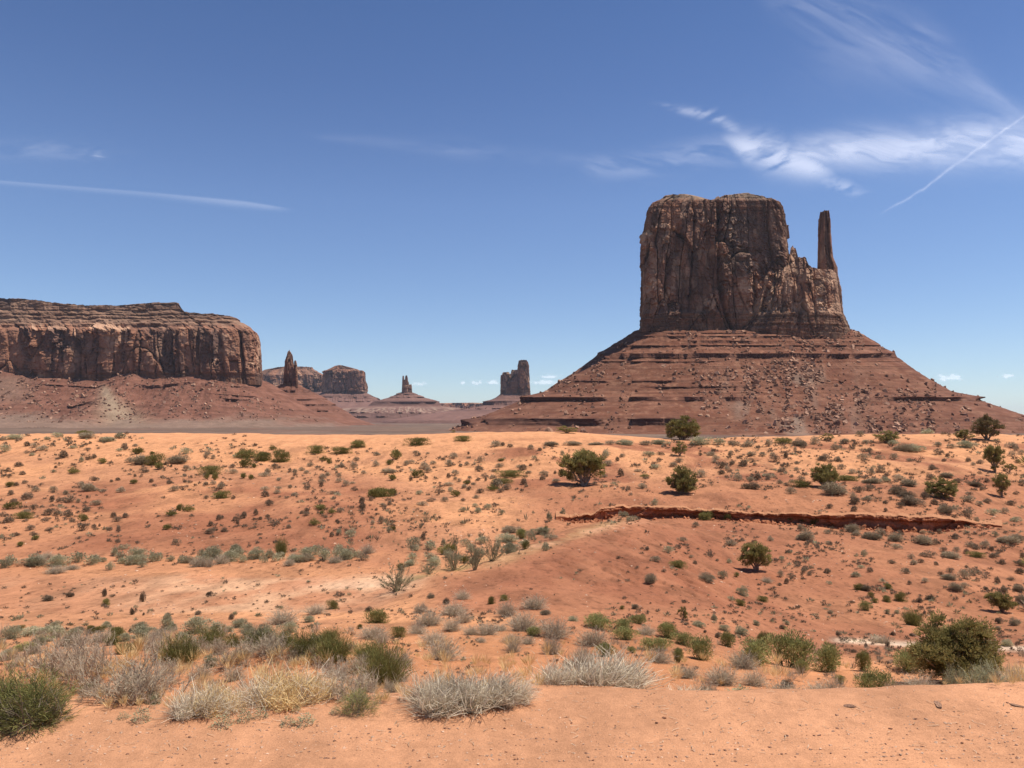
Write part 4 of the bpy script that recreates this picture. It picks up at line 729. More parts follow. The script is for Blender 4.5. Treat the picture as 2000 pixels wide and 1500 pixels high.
# ---- where each one stands in the photo : kind x base_y width height, in fifths of a photo pixel from the tile corner
TILES = [((0, 830), """o 815 75 140 55,g 870 130 190 60,s 1040 160 140 45,s 1160 130 120 50,g 30 150 80 40,s 150 135 140 40,s 460 145 70 30,s 560 110 110 35,d 260 210 75 45,g 320 225 70 45,g 410 245 110 45,s 35 270 90 70,d 515 200 50 25,d 675 165 60 30,d 675 195 60 22,d 880 185 40 22,d 860 250 60 30,s 720 230 70 25,d 635 320 110 60,s 315 305 55 28,s 800 365 50 50,d 860 345 50 45,d 920 325 60 40,o 1005 380 85 50,d 1210 240 80 60,s 1165 258 60 28,g 1325 210 60 28,o 1325 285 130 65,g 1350 380 220 90,o 1515 390 155 110,o 1490 290 60 30,o 1540 435 85 65,d 1625 395 55 35,d 1672 415 30 28,s 1800 285 100 55,g 1780 370 220 85,g 1290 365 90 50,d 1410 465 75 50,d 1315 510 40 28,g 1810 445 80 50,d 170 410 90 50,d 80 460 65 40,d 215 490 75 35,d 10 485 30 30,s 515 465 50 25,o 715 475 100 55,d 545 420 40 22,d 905 545 90 45,d 1150 545 60 30,d 1085 560 45 25,o 1300 575 85 45,d 1470 565 55 40,d 1650 580 65 42,d 1505 600 40 22,d 235 575 60 35,o 80 610 85 55,d 150 600 60 38,g 350 655 85 45,g 510 650 85 50,g 645 680 70 40,g 780 605 85 50,g 840 650 150 80,g 935 645 70 32,g 1020 650 65 28,g 1180 655 95 50,g 1715 645 90 50,d 110 685 70 45,d 255 730 130 75,d 500 750 60 55,d 570 755 45 50,d 660 760 120 75,g 770 760 55 40,g 950 785 110 45,d 130 765 90 45,o 95 825 130 70,d 340 820 80 45,d 485 885 90 65,d 560 880 80 55,d 665 900 90 70,d 835 850 90 45,d 30 900 80 50,o 230 915 150 70,g 265 860 85 35,d 70 960 115 65,d 450 935 70 30,d 250 950 50 30,o 805 940 95 65,d 705 945 50 28,d 1100 905 65 55,d 1150 945 80 50,d 1215 905 75 45,o 1670 890 110 50,o 1760 840 80 65,o 1840 845 90 60,d 805 1035 85 75,d 925 1005 55 38,d 975 1000 30 30,d 1065 1040 65 40,d 1160 1050 55 65,o 1625 1025 95 55,d 1580 950 30 22,d 310 1030 85 50,d 155 1085 65 38,d 320 1085 80 45,o 340 1130 85 45,o 205 1185 80 50,d 475 1040 70 35,s 1205 1215 80 45,g 1720 1170 70 60,s 1320 1305 150 100,s 1485 1330 90 90,s 1960 1320 90 90,s 45 1400 110 80,s 300 1380 180 70,s 570 1370 170 90,s 740 1350 130 90,s 880 1370 130 85,G 540 1450 170 75,G 700 1415 130 50,s 1085 1420 80 70,s 1200 1360 90 60,s 1270 1370 80 70,s 1780 1350 80 70,s 1680 1335 70 50,s 1000 1345 70 40"""),
((400, 830), """o 400 320 210 80,o 560 350 200 90,o 750 360 170 120,o 660 245 65 45,o 385 415 125 90,o 480 420 55 48,g 85 330 55 45,g 25 310 60 50,o 60 480 200 80,o 90 540 70 80,o 20 530 50 70,g 270 475 90 50,d 280 420 65 40,o 380 520 75 50,o 455 535 60 55,g 610 470 60 50,g 570 505 110 45,d 690 420 75 45,g 15 590 50 40,g 85 585 60 40,g 170 625 80 60,o 1085 275 140 75,o 1330 280 170 65,o 1490 215 180 65,o 1165 350 75 45,o 1220 380 50 55,g 1030 405 75 40,g 1480 355 65 45,g 1680 300 80 35,o 1875 335 130 95,g 1665 405 80 60,o 1800 390 75 50,g 1445 440 85 75,g 1335 415 60 50,g 1545 480 60 35,g 1770 465 160 45,g 1835 475 50 40,o 1830 540 90 60,g 1960 400 70 50,g 880 475 70 45,g 955 450 60 40,g 995 475 50 35,g 720 545 60 30,g 740 525 90 40,d 860 535 35 25,g 1150 530 80 50,g 1205 500 70 35,g 1140 570 75 45,d 1140 610 55 50,g 1315 560 75 50,g 1370 600 75 55,g 1300 510 70 35,g 1445 575 60 22,g 575 635 80 35,g 720 630 60 30,g 830 620 60 35,g 965 585 45 22,d 1010 635 50 40,g 715 670 75 35,g 875 695 75 32,g 1245 678 75 35,d 1460 645 60 42,d 585 705 100 60,o 165 715 150 70,d 280 730 40 40,d 615 790 90 60,d 20 725 50 40,o 1720 700 200 90,o 1830 690 110 80,o 1640 710 130 90,d 1625 745 60 45,d 1540 760 75 55,d 1545 835 90 80,d 1800 785 60 42,g 1735 800 65 35,d 1680 840 35 28,o 1130 830 130 50,o 1240 865 75 45,d 985 845 50 35,d 950 870 50 35,d 990 895 60 42,g 1320 850 70 50,o 1150 870 60 30,d 1180 910 45 30,d 130 935 70 55,d 320 940 70 65,d 390 915 75 65,d 500 885 60 60,d 320 970 45 35,d 175 915 35 35,d 50 990 70 45,d 55 1070 100 60,d 185 1045 70 45,d 675 980 95 55,d 620 910 55 35,d 545 930 55 30,o 1070 985 100 60,d 815 1015 65 35,g 1730 965 80 75,g 1640 975 60 40,s 1440 1100 110 75,d 1235 1095 60 50,s 1310 1060 45 45,s 75 1320 170 120,s 240 1330 150 90,s 370 1335 90 60,s 500 1310 150 100,s 620 1300 110 75,s 580 1345 60 60,s 990 1290 150 80,s 1100 1270 90 90,s 1180 1280 80 70,s 1310 1255 100 85,G 1590 1255 120 100,o 1830 1035 60 45,s 1790 1060 50 60,d 1590 1120 35 30"""),
((800, 830), """o 70 195 200 70,o 520 155 150 50,g 55 280 65 30,g 95 300 50 28,g 175 285 40 20,g 835 210 130 60,d 985 220 80 35,d 915 205 60 35,g 1185 240 70 45,g 1360 205 180 45,g 1600 195 170 35,g 1820 195 150 30,g 1960 190 120 40,d 1275 255 60 32,s 1490 295 45 45,g 430 330 90 60,d 335 345 50 28,g 375 405 90 65,g 230 385 70 35,g 15 380 80 40,g 140 430 120 70,g 170 470 80 50,o 60 515 110 75,d 150 530 45 45,d 10 545 40 50,g 500 410 60 32,g 555 395 55 38,d 575 290 35 28,d 745 300 40 28,g 690 365 60 65,d 665 455 100 60,g 890 415 80 42,o 885 355 80 28,g 630 390 40 28,d 1110 440 100 50,g 1060 420 60 32,d 1140 445 40 28,g 1165 475 70 25,d 1185 400 40 25,g 1310 490 90 45,d 1345 510 30 28,d 1420 480 40 30,d 1295 540 75 50,g 1430 555 90 32,g 820 460 60 28,o 975 500 240 55,o 920 570 200 45,g 870 620 130 90,d 960 630 90 60,d 900 660 80 40,o 810 640 120 50,d 1110 580 85 55,g 1140 605 40 28,d 735 520 60 50,d 745 550 35 35,g 810 525 70 40,d 670 545 55 32,g 580 530 50 32,g 440 490 90 50,d 375 520 55 50,g 450 540 45 30,g 490 560 50 40,o 565 580 80 38,g 380 590 110 28,g 540 620 80 35,d 585 640 50 45,g 625 590 70 25,d 300 660 75 38,d 290 685 28 28,o 460 700 95 65,s 400 650 55 45,d 700 670 85 45,g 660 720 70 38,d 210 750 75 38,g 350 750 85 45,d 515 745 55 30,g 110 785 100 40,s 95 680 70 35,s 530 845 70 38,s 630 800 60 30,s 665 860 80 50,s 765 830 70 55,s 890 880 60 45,s 1920 325 80 80,g 1950 400 100 50,g 1900 515 70 40,s 1365 945 65 90,s 1505 910 50 80,g 975 1050 170 65,s 1280 1070 170 60,o 1335 1060 60 70,L 1110 1110 100 90,s 950 1140 180 70,s 720 1165 110 70,s 550 1190 75 70,s 335 1190 55 70,d 130 1130 60 70,s 40 1190 120 90,s 190 1215 110 80,s 60 1230 90 50,s 975 1250 150 90"""),
((1200, 810), """g 840 610 110 80,s 430 285 150 40,s 100 290 160 45,g 300 295 130 40,g 85 415 70 35,s 330 400 110 40,d 450 395 70 32,d 30 455 50 40,g 625 465 80 45,g 570 505 90 45,d 60 605 80 70,g 230 560 75 30,o 300 610 80 32,s 400 520 100 35,g 265 720 85 50,s 850 290 180 65,s 1020 290 120 60,g 1180 300 110 50,g 1310 310 110 60,g 1520 310 90 70,o 1650 280 170 55,g 1800 310 140 80,g 1950 290 90 70,g 1770 360 40 45,d 835 400 40 35,g 940 400 100 45,g 1000 440 70 45,g 1130 410 60 50,g 1350 405 110 45,g 1440 405 80 35,d 1570 455 90 65,d 1675 430 45 70,g 1540 400 70 35,g 970 470 60 35,d 1035 520 110 65,d 1155 485 55 40,d 1275 500 110 60,g 1100 545 60 50,d 1365 500 45 30,d 1045 580 90 40,d 1650 560 100 50,g 1780 550 60 40,d 1660 490 25 25,g 1195 645 100 80,g 1325 650 85 40,d 1395 635 85 60,g 1510 635 75 60,d 1340 725 150 65,g 1610 675 70 38,d 1685 695 60 30,g 1710 775 105 65,g 1830 640 75 45,g 1860 590 60 30,g 1730 665 60 35,o 1845 700 190 60,g 1730 610 45 28,s 405 895 60 70,s 95 1000 70 55,s 165 1040 90 50,o 890 1025 150 80,o 1095 1030 60 60,g 795 1100 75 50,o 1720 1060 60 50,o 1840 1065 80 50,o 1960 1080 120 70,g 1835 1140 90 70,g 1885 1230 190 90,g 1520 1235 70 50,g 665 1240 85 45,g 1130 1280 110 55,s 515 1345 95 55,d 320 1330 45 35,g 415 1440 110 50,d 45 1415 45 30,o 620 1495 150 70,g 750 1395 45 28,d 795 1465 60 38,d 1000 1435 40 25,s 1115 1455 55 40,s 1625 1425 50 40"""),
((1600, 800), """s 1060 235 130 55,g 165 395 95 60,g 250 330 130 45,d 500 415 60 40,g 410 265 90 55,g 480 330 120 35,s 720 340 130 40,g 820 405 170 70,s 930 400 160 60,g 1150 360 100 45,d 1165 440 80 60,g 1280 375 100 40,s 1450 370 150 60,g 1880 375 100 60,g 1930 400 60 40,g 1980 440 60 45,d 1250 460 50 35,d 60 500 120 70,g 170 505 75 45,g 430 480 110 55,g 590 490 80 50,g 740 490 90 60,g 880 510 55 40,d 1450 510 60 45,d 1220 510 60 30,g 1500 545 50 35,d 1580 530 70 40,d 1940 525 60 40,g 1890 460 80 60,g 490 645 100 75,g 610 615 100 60,g 330 625 90 50,g 210 585 80 50,o 265 690 190 50,g 540 720 200 50,s 640 705 90 45,g 780 690 130 55,g 900 750 190 70,d 1110 590 65 55,d 1080 690 80 65,g 1260 660 140 45,d 1370 715 95 45,d 1450 720 50 28,d 1525 750 160 50,d 1630 710 55 45,g 1980 740 70 55,d 370 810 110 65,d 490 795 95 60,g 320 865 70 55,d 355 930 120 65,g 490 890 120 45,d 770 820 180 80,d 880 870 180 70,d 860 930 210 85,d 800 960 80 55,d 1020 880 85 80,d 1465 840 65 40,d 1925 830 45 35,g 1470 905 130 60,g 1555 940 80 45,d 1655 920 90 50,d 1890 940 100 50,d 1130 925 90 50,g 1235 1015 150 80,g 1460 1050 100 100,g 1530 1110 70 50,s 1680 1030 110 55,g 1820 1020 90 55,s 1915 1095 110 45,d 110 965 70 45,d 345 995 75 50,d 650 925 55 40,d 645 995 50 35,g 150 825 290 110,d 255 1135 55 45,g 315 1200 170 80,g 365 1230 80 50,g 80 1215 70 45,g 520 1270 190 75,g 600 1225 110 70,g 760 1285 160 75,g 1020 1305 190 80,g 1010 1215 65 30,d 1170 1215 65 45,d 1330 1260 60 50,g 1140 1320 65 50,g 740 1365 110 50,s 440 1440 65 60,g 95 1320 70 40,g 1460 1340 85 55,d 1535 1365 90 50,g 1620 1350 100 70,g 1840 1310 200 70,g 1920 1290 140 80,s 1710 1250 60 55,d 1690 1390 70 50,d 1700 1450 90 50,o 1530 1445 140 50,g 1310 1460 200 70,d 1220 1395 60 50,d 1210 1430 50 50,d 1445 1410 55 50,g 1350 1390 70 45,d 1065 1440 120 60,g 890 1460 60 50,d 1980 1450 60 50"""),
((1600, 1050), """d 1140 275 55 35,g 830 350 100 55,d 700 250 80 35,g 930 265 90 45,d 1000 250 60 35,s 400 305 60 30,d 495 345 75 45,s 345 385 100 45,d 85 350 85 45,g 1300 415 150 60,g 1430 410 120 90,g 1500 370 130 75,d 1185 375 50 45,d 1285 345 65 45,d 1435 300 50 28,g 1320 515 140 65,g 1410 495 75 45,d 1735 450 70 60,d 1870 420 70 35,d 1955 275 100 55,d 1780 265 80 50,d 1960 360 110 55,g 1960 535 110 75,g 1800 540 60 70,d 1620 510 55 35,g 1040 450 70 45,o 380 510 90 60,d 455 525 130 55,o 670 510 80 50,o 785 620 110 85,o 510 590 60 50,o 655 625 90 60,L 455 720 85 90,d 980 635 65 50,d 1100 610 75 50,o 545 640 55 45,d 875 465 45 40,g 120 745 60 40,s 100 465 45 30,s 660 755 45 40,s 760 750 45 30,d 1030 745 35 30,d 1100 750 35 28,d 1770 840 75 60,g 1885 860 95 80,g 1980 660 100 110,g 1755 905 60 35,d 180 955 60 35,d 715 970 45 35,d 900 970 60 25,s 1835 1060 100 50,G 590 1030 180 70,d 665 1070 40 50,d 455 1075 40 45,L 110 1310 240 250,L 420 1300 130 190,L 850 1310 240 200,L 470 1480 230 190,G 660 1500 200 120,G 900 1480 280 150,L 200 1430 80 80,G 60 1500 230 150"""),
((1200, 1080), """g 365 295 145 85,g 905 265 140 65,g 920 300 90 40,d 490 190 50 30,o 1190 240 60 45,s 1070 265 80 70,g 1620 240 60 70,d 1730 240 65 45,d 1845 200 50 40,d 1895 230 45 35,d 1685 305 60 50,d 1615 325 50 28,G 1490 295 100 50,s 1250 420 95 90,o 1440 475 100 45,o 1225 525 90 55,d 195 550 90 45,o 75 550 45 35,s 1380 705 65 40,d 1640 745 60 40,d 880 780 40 28,d 700 705 50 22,s 1680 705 50 35,L 75 740 150 90,L 100 850 170 110,L 230 690 140 80,G 310 800 160 90,L 520 830 170 150,L 690 900 170 120,L 880 1050 190 220,L 1110 920 130 130,o 1450 885 130 110,L 1360 1090 280 230,G 1260 1130 260 180,L 1720 1120 330 330,L 1690 1130 150 100,L 1810 1170 120 120,G 430 1070 230 140,L 610 1070 100 130,L 400 950 200 120,G 720 1215 190 100,G 1060 1280 300 160,G 1370 1300 220 150,G 860 1380 230 150,G 1600 1420 290 140,G 1920 1420 240 130,P 1190 1430 290 100,d 1710 1310 120 70,L 170 980 60 60,s 820 720 110 50,s 970 660 60 50,s 1080 760 80 50,s 1230 790 130 60,d 1000 830 70 50"""),
((0, 1150), """G 720 560 200 150,G 1000 520 170 110,G 1480 590 190 150,G 1650 830 190 130,s 1780 560 150 120,G 1900 640 230 170,s 700 480 150 80,s 380 560 130 90,G 330 640 160 110,d 520 700 120 80,s 60 700 130 90,G 200 760 160 110,o 1330 600 110 90,G 1010 1040 170 110,s 1500 1130 150 90,G 1960 880 200 150,s 860 1010 120 80,d 1080 840 110 80,o 640 560 110 80,s 1360 420 140 80,s 480 420 110 60,g 760 430 110 60,s 1040 380 90 50,G 1560 480 160 100"""),
((400, 1150), """G 130 640 200 150,G 380 680 220 170,s 420 520 160 120,G 620 620 220 170,G 900 700 170 130,d 1080 720 120 90,G 1330 900 190 140,G 1500 820 200 150,G 1660 880 160 120,s 820 430 140 90,s 130 450 160 100,s 640 470 160 100,G 1900 900 190 130,G 1830 1010 150 100,G 280 900 200 140,s 60 760 160 110,G 1120 1050 180 120,G 1600 1010 170 110,s 420 420 130 70,s 1000 330 120 60,G 1950 760 160 100"""),
((800, 1120), """g 200 245 80 55,G 515 260 140 90,o 795 300 80 75,o 920 270 100 60,d 370 300 80 60,G 1215 345 220 130,G 950 420 180 150,G 435 405 230 130,G 110 380 130 90,G 190 505 250 140,G 530 480 150 110,G 420 555 180 110,G 75 590 170 80,G 600 600 150 90,G 760 600 200 120,G 700 670 80 50,G 1100 560 280 180,G 880 560 140 60,G 240 700 250 130,G 330 845 290 200,G 1010 690 210 90,G 1010 775 140 120,L 1190 610 140 80,G 1160 690 120 70,G 1410 630 300 180,G 1390 790 190 190,d 1320 410 140 45,s 1600 465 110 45,L 1850 540 220 130,G 1790 700 270 160,L 1930 810 170 120,G 1700 895 220 190"""),
((0, 1150), """s 560 470 160 90,s 545 390 80 70,s 100 490 150 110,o 200 410 80 50,s 330 435 210 50,L 440 520 130 50,L 230 605 170 70,G 110 690 150 110,g 40 590 90 80,s 1640 400 120 140,s 1690 410 90 60,s 1930 430 220 140,s 1240 510 110 70,d 1275 420 45 32,d 460 120 120 55,d 680 90 60 50,d 1020 85 40 80,o 1040 165 85 60,d 1405 130 60 100,d 1285 255 50 70,d 1400 262 30 28,d 1930 255 80 40,s 1400 470 190 100,o 880 440 110 80,o 970 425 110 60,o 1140 460 180 80,E 1200 640 130 110,E 1090 550 130 90"""),
((400, 1150), """o 1690 330 220 130,o 1515 395 60 50,G 760 340 260 140,G 1085 250 190 90,G 1640 490 260 120,G 1730 530 130 100,o 1880 480 140 100,s 350 375 140 80,s 235 415 80 50,d 270 300 60 60,d 1615 225 80 50,d 60 65 70 40,s 540 580 180 200""")]
KW = {'g': ('grey shrub', 'low rounded grey shrub'), 'd': ('brown shrub', 'small dark brown shrub'), 'o': ('green shrub', 'olive green bushy shrub'), 's': ('sage shrub', 'pale grey-green sage shrub'), 'G': ('spiny shrub', 'ash-grey spiny dead-looking shrub'),
      'L': ('leafy bush', 'light green leafy bush'), 'E': ('broom bush', 'dark green broom-like bush'), 't': ('twiggy shrub', 'upright twiggy grey-green shrub'), 'P': ('low plant', 'low pale-leaved plant')}
rf = np.random.default_rng(77); ex = []
for _ in range(52):                                              # the brush fringing the far side of the wash
    u_ = rf.uniform(-5, 720); ex.append('%s %d %d %d %d' % (rf.choice(['s', 's', 'G', 'g']), u_*5, (rf.normal(1101, 5)-(8 if u_ > 450 else 0)-830)*5, rf.uniform(70, 150), rf.uniform(50, 100)))
for _ in range(30):
    u_ = rf.uniform(780, 1080); ex.append('%s %d %d %d %d' % (rf.choice(['s', 's', 'o', 'g']), u_*5, (1112-(u_-780)*0.19+rf.normal(0, 8)-830)*5, rf.uniform(60, 140), rf.uniform(50, 90)))
TILES.append(((0, 830), ','.join(ex)))
def region(u, v):
    if v > 1330: return 'along the edge of the bare foreground dirt'
    if v > 1240 and u < 800: return 'in the tangle of brush at lower left'
    if v > 1215 and u > 1180: return 'in the green thicket below the bare mound at right'
    if v > 1140 and 640 < u < 1180: return 'on the orange sand in front of the bare mound'
    if v > 1185 and u < 640: return 'on the near rim of the pale wash'
    if v > 1112 and u < 800: return 'out on the pale flat wash'
    if v > 1030 and u < 1120: return 'in the row fringing the far side of the wash'
    if v > 1015 and u < 1600: return 'on the bare mound below the cut bank'
    if v > 1015: return 'in the hollow right of the bare mound'
    if v < 872 and u < 480: return 'on the left end of the dune crest'
    if v < 876 and u < 1300: return 'on the middle of the dune crest'
    if v < 876: return 'on the crest under the big butte'
    if v > 940 and u > 1130: return 'just above the dark cut bank'
    if u > 1580: return 'on the slope under the right of the butte'
    if u > 1130: return 'between the middle junipers and the dune crest'
    if u > 780: return 'on the orange slope left of the wide juniper'
    if u > 400: return 'on the sunlit dune slope left of centre'
    return 'on the sandy slope at far left'
# ---- the trees and large shrubs first, so that the rest can be described beside them
def h_lip(u): return float(np.interp(u, [1000, 1230, 1500, 1800, 2000], [1374, 1366, 1362, 1357, 1350]))
def place(o, u, v, wpx, hpx, zrot=None, sink=0.02):
    x, y, z = pick(u, v)
    if 1336 < v < 1376 and u > 1015 and h_lip(u) < v+14:          # its foot stands out of sight behind the lip of the dirt
        y = 6.75+(1372-v)*0.012; x = (u-1000)/F*y*1.005; z = float(height(np.array(x), np.array(y))); vb_ = proj(x, y, z)[1]; hpx = hpx+max(0, vb_-v)
    k = y/F
    o.location = (x, y, z-sink*hpx*k); o.scale = (wpx*k, wpx*k, hpx*k); o.rotation_euler = (0, 0, random.uniform(0, 6.28) if zrot is None else zrot); return o
BUSHY = [(0, 0, .35, .42, .3), (-.2, .1, .55, .27, .3), (.18, -.1, .6, .28, .33), (.02, .1, .75, .22, .24), (-.33, -.1, .3, .2, .22), (.33, .1, .32, .2, .22)]
ROUND = [(0, 0, .5, .38, .38), (-.25, .1, .4, .26, .28), (.25, -.05, .42, .26, .28), (0, -.1, .72, .26, .24)]
FLAT = [(0, 0, .55, .3, .28), (-.3, 0, .5, .22, .3), (.3, .1, .48, .22, .3), (.02, .1, .74, .24, .24), (-.22, .1, .72, .16, .18), (.24, 0, .68, .18, .18)]
LOLLI = [(0, 0, .7, .42, .26), (-.12, .05, .55, .3, .2), (.14, 0, .5, .28, .2), (0, 0, .85, .26, .14), (.05, .05, .3, .22, .2), (-.05, -.05, .15, .2, .12)]
LEAN = [(-.25, 0, .62, .3, .28), (.05, .05, .68, .26, .26), (-.05, -.1, .4, .28, .22), (.25, .05, .35, .2, .22), (-.4, 0, .7, .14, .14)]
BIG = [(0, 0, .4, .42, .34), (-.28, 0, .5, .2, .36), (-.05, .1, .68, .2, .30), (.14, -.05, .66, .2, .32), (.32, .05, .55, .17, .34), (-.38, -.1, .36, .12, .25), (.40, 0, .32, .11, .24), (0, -.15, .25, .35, .2)]
JUN = [(1138, 949, 86, 68, FLAT, 'j', 'wide spreading juniper with bare lower limbs standing on the orange slope left of centre', 130),
 (1334, 859, 62, 46, BUSHY, 'j', 'darkest juniper, on the dune crest right in front of the big slope', 120),
 (1328, 890, 31, 29, ROUND, 'j', 'small round juniper just below the dark one on the dune crest', 50),
 (1333, 963, 60, 56, BIG, 'j', 'dense upright juniper above the left end of the cut bank', 110),
 (1610, 951, 56, 48, BIG, 'j', 'juniper with a grey shrub at its foot, above the middle of the cut bank', 100),
 (1840, 973, 64, 38, BUSHY, 'j', 'broad low juniper above the right end of the cut bank', 100),
 (1957, 972, 37, 44, LOLLI, 'j', 'round-topped juniper with dark skirt near the right edge, lower of two', 80),
 (1943, 923, 44, 52, LOLLI, 'j', 'top-heavy juniper on a visible trunk at the right, under the brown tree', 90),
 (1972, 922, 24, 18, ROUND, 'j', 'small rounded juniper touching the right side of the top-heavy one', 40),
 (1928, 859, 54, 48, ROUND, 'jb', 'brown half-bare round tree on the skyline crest at right', 90),
 (1883, 860, 36, 22, ROUND, 'j', 'low dark green juniper left of the brown half-bare tree', 55),
 (1732, 864, 46, 25, BUSHY, 'j', 'wide olive juniper bush on the crest under the right of the butte', 60),
 (1617, 861, 30, 14, ROUND, 'j', 'flat dark bush on the crest left of the wide olive one', 35),
 (1107, 846, 42, 15, ROUND, 'j', 'low dark green bush poking above the dune crest left of the darkest juniper', 40),
 (885, 844, 13, 8, ROUND, 'j', 'tiny dark green bush alone on the dune crest left of centre', 20),
 (1477, 1117, 61, 53, FLAT, 'j', 'squat juniper with a dark shadow beneath, alone on the bare red hollow', 120),
 (1958, 1196, 54, 40, LEAN, 'j', 'juniper leaning left over its own shadow near the right edge', 90),
 (1868, 1333, 170, 124, BIG, 'j', 'largest juniper, nearest the camera, at lower right', 330),
 (1334, 1212, 23, 28, ROUND, 'j', 'small dark cone-shaped juniper seedling at the foot of the bare mound', 40)]
for u, v, w, h, shp, mt, lab, ncl in JUN:
    big = w > 100
    e = tag(empty('juniper'), lab, 'tree', 'junipers dotted over the desert slopes')
    tr, cr = juniper(shp, ncl=int(ncl*1.35), nlf=120 if big else 90, ll=0.036 if big else 0.062, mat=mt, fill=0.96)
    tr.build('trunk', PM['bark'], e); cr.build('crown', PM[mt], e)
    place(e, u, v, w, h, zrot=0.0)
TW = [(776, 1155, 62, 60, 'dark twiggy shrub on the pale wash, largest and nearest of the bare-branched ones'), (838, 1122, 38, 30, 'low twiggy shrub between the largest bare-branched one and the tall pair'), (888, 1114, 42, 55, 'twiggy shrub with long bare branches, left of a similar pair by the wash'),
      (928, 1114, 34, 56, 'twiggy shrub with black crooked branches, right of a similar pair by the wash'), (962, 1096, 40, 54, 'grey-green twiggy shrub behind the bare-branched pair, fullest of crown'), (549, 1088, 22, 38, 'narrow tall dark green shrub standing up from the fringe of the wash'), (887, 1069, 20, 30, 'tall narrow green shrub in the fringe above the bare-branched pair'),
      (1783, 1222, 36, 32, 'upright many-stemmed green shrub on the red slope left of the leaning juniper')]
for i, (u, v, w, h, lab) in enumerate(TW):
    o = bpy.data.objects.new('twiggy_shrub', PROTO['t1' if i not in (5, 7) else 'E1'][i % 4]); COL.objects.link(o); tag(o, lab, 'shrub', 'twiggy shrubs by the wash'); place(o, u, v, w, h)
# ---- all the shrubs of the tiles
seen = []; rows_ = []
for (ox_, oy_), txt in TILES:
    for ln in txt.replace('\n', '').split(','):
        k, x, y, w, h = ln.split(); u = ox_+int(x)/5; v = oy_+int(y)/5; w = int(w)/5; h = int(h)/5
        if any(abs(u-a) < 7 and abs(v-b) < 5 for a, b in seen): continue
        seen.append((u, v)); rows_.append((k, u, v, w, h))
rows_.sort(key=lambda r: -r[3])
from collections import Counter
big_lab = Counter(); LM = [(u, v, l) for u, v, l in [(1138, 949, 'the wide spreading juniper'), (1333, 963, 'the dense upright juniper'), (1477, 1117, 'the squat lone juniper'), (1868, 1320, 'the largest juniper'), (1958, 1196, 'the leaning juniper'), (1840, 973, 'the broad low juniper'), (1610, 951, 'the juniper above the cut bank'),
      (776, 1155, 'the dark twiggy shrub on the wash'), (912, 1380, 'the left bleached tussock'), (1160, 1368, 'the right bleached tussock'), (40, 1410, 'the big dark green bush at left'), (550, 1370, 'the straw-coloured clump'), (650, 1189, 'the dark green ball bush by the wash')]]
def rel_lab(k, u, v, w):
    a, b, l = min(LM, key=lambda q: math.hypot(q[0]-u, (q[1]-v)*2.2))
    dx, dy = u-a, (v-b)*2.2; dist = math.hypot(dx, dy)/max(w, 20)
    side = ('right of' if dx > 0 else 'left of') if abs(dx) > abs(dy) else ('in front of' if dy > 0 else 'behind')
    near = 'just ' if dist < 2.2 else '' if dist < 5 else 'well '
    size = 'large ' if w > 46 else 'broad ' if w > 32 else ''
    return (size+KW[k][1]+' '+near+side+' '+l).replace('well left of the dark twiggy shrub', 'left of the dark twiggy shrub').replace('the dark green ball bush by the wash', 'the green ball bush')
labs = [rel_lab(*r[:4]) for r in rows_]; cnt = Counter(labs); used = set()
for (k, u, v, w, h), rl_ in zip(rows_, labs):
    if k in 'gdos': key = k+('1' if w > 26 or v > 1150 else '0')
    else: key = k+'1'
    pr = PROTO[key]; nm = pr[0].name.split('.')[0]
    o = bpy.data.objects.new(nm, pr[rng.integers(len(pr))]); COL.objects.link(o)
    rg = region(u, v)
    if w >= 24 and cnt[rl_] == 1: lab = rl_
    else: lab = KW[k][1]+' '+rg
    tag(o, lab, 'shrub' if k not in 'LP' else ('bush' if k == 'L' else 'plant'), KW[k][0]+'s '+rg)
    place(o, u, v, w*{'L': 1.4, 's': 1.25, 'G': 1.15}.get(k, 1.08), h*{'L': 1.12, 's': 1.2, 'G': 1.15}.get(k, 1.12))
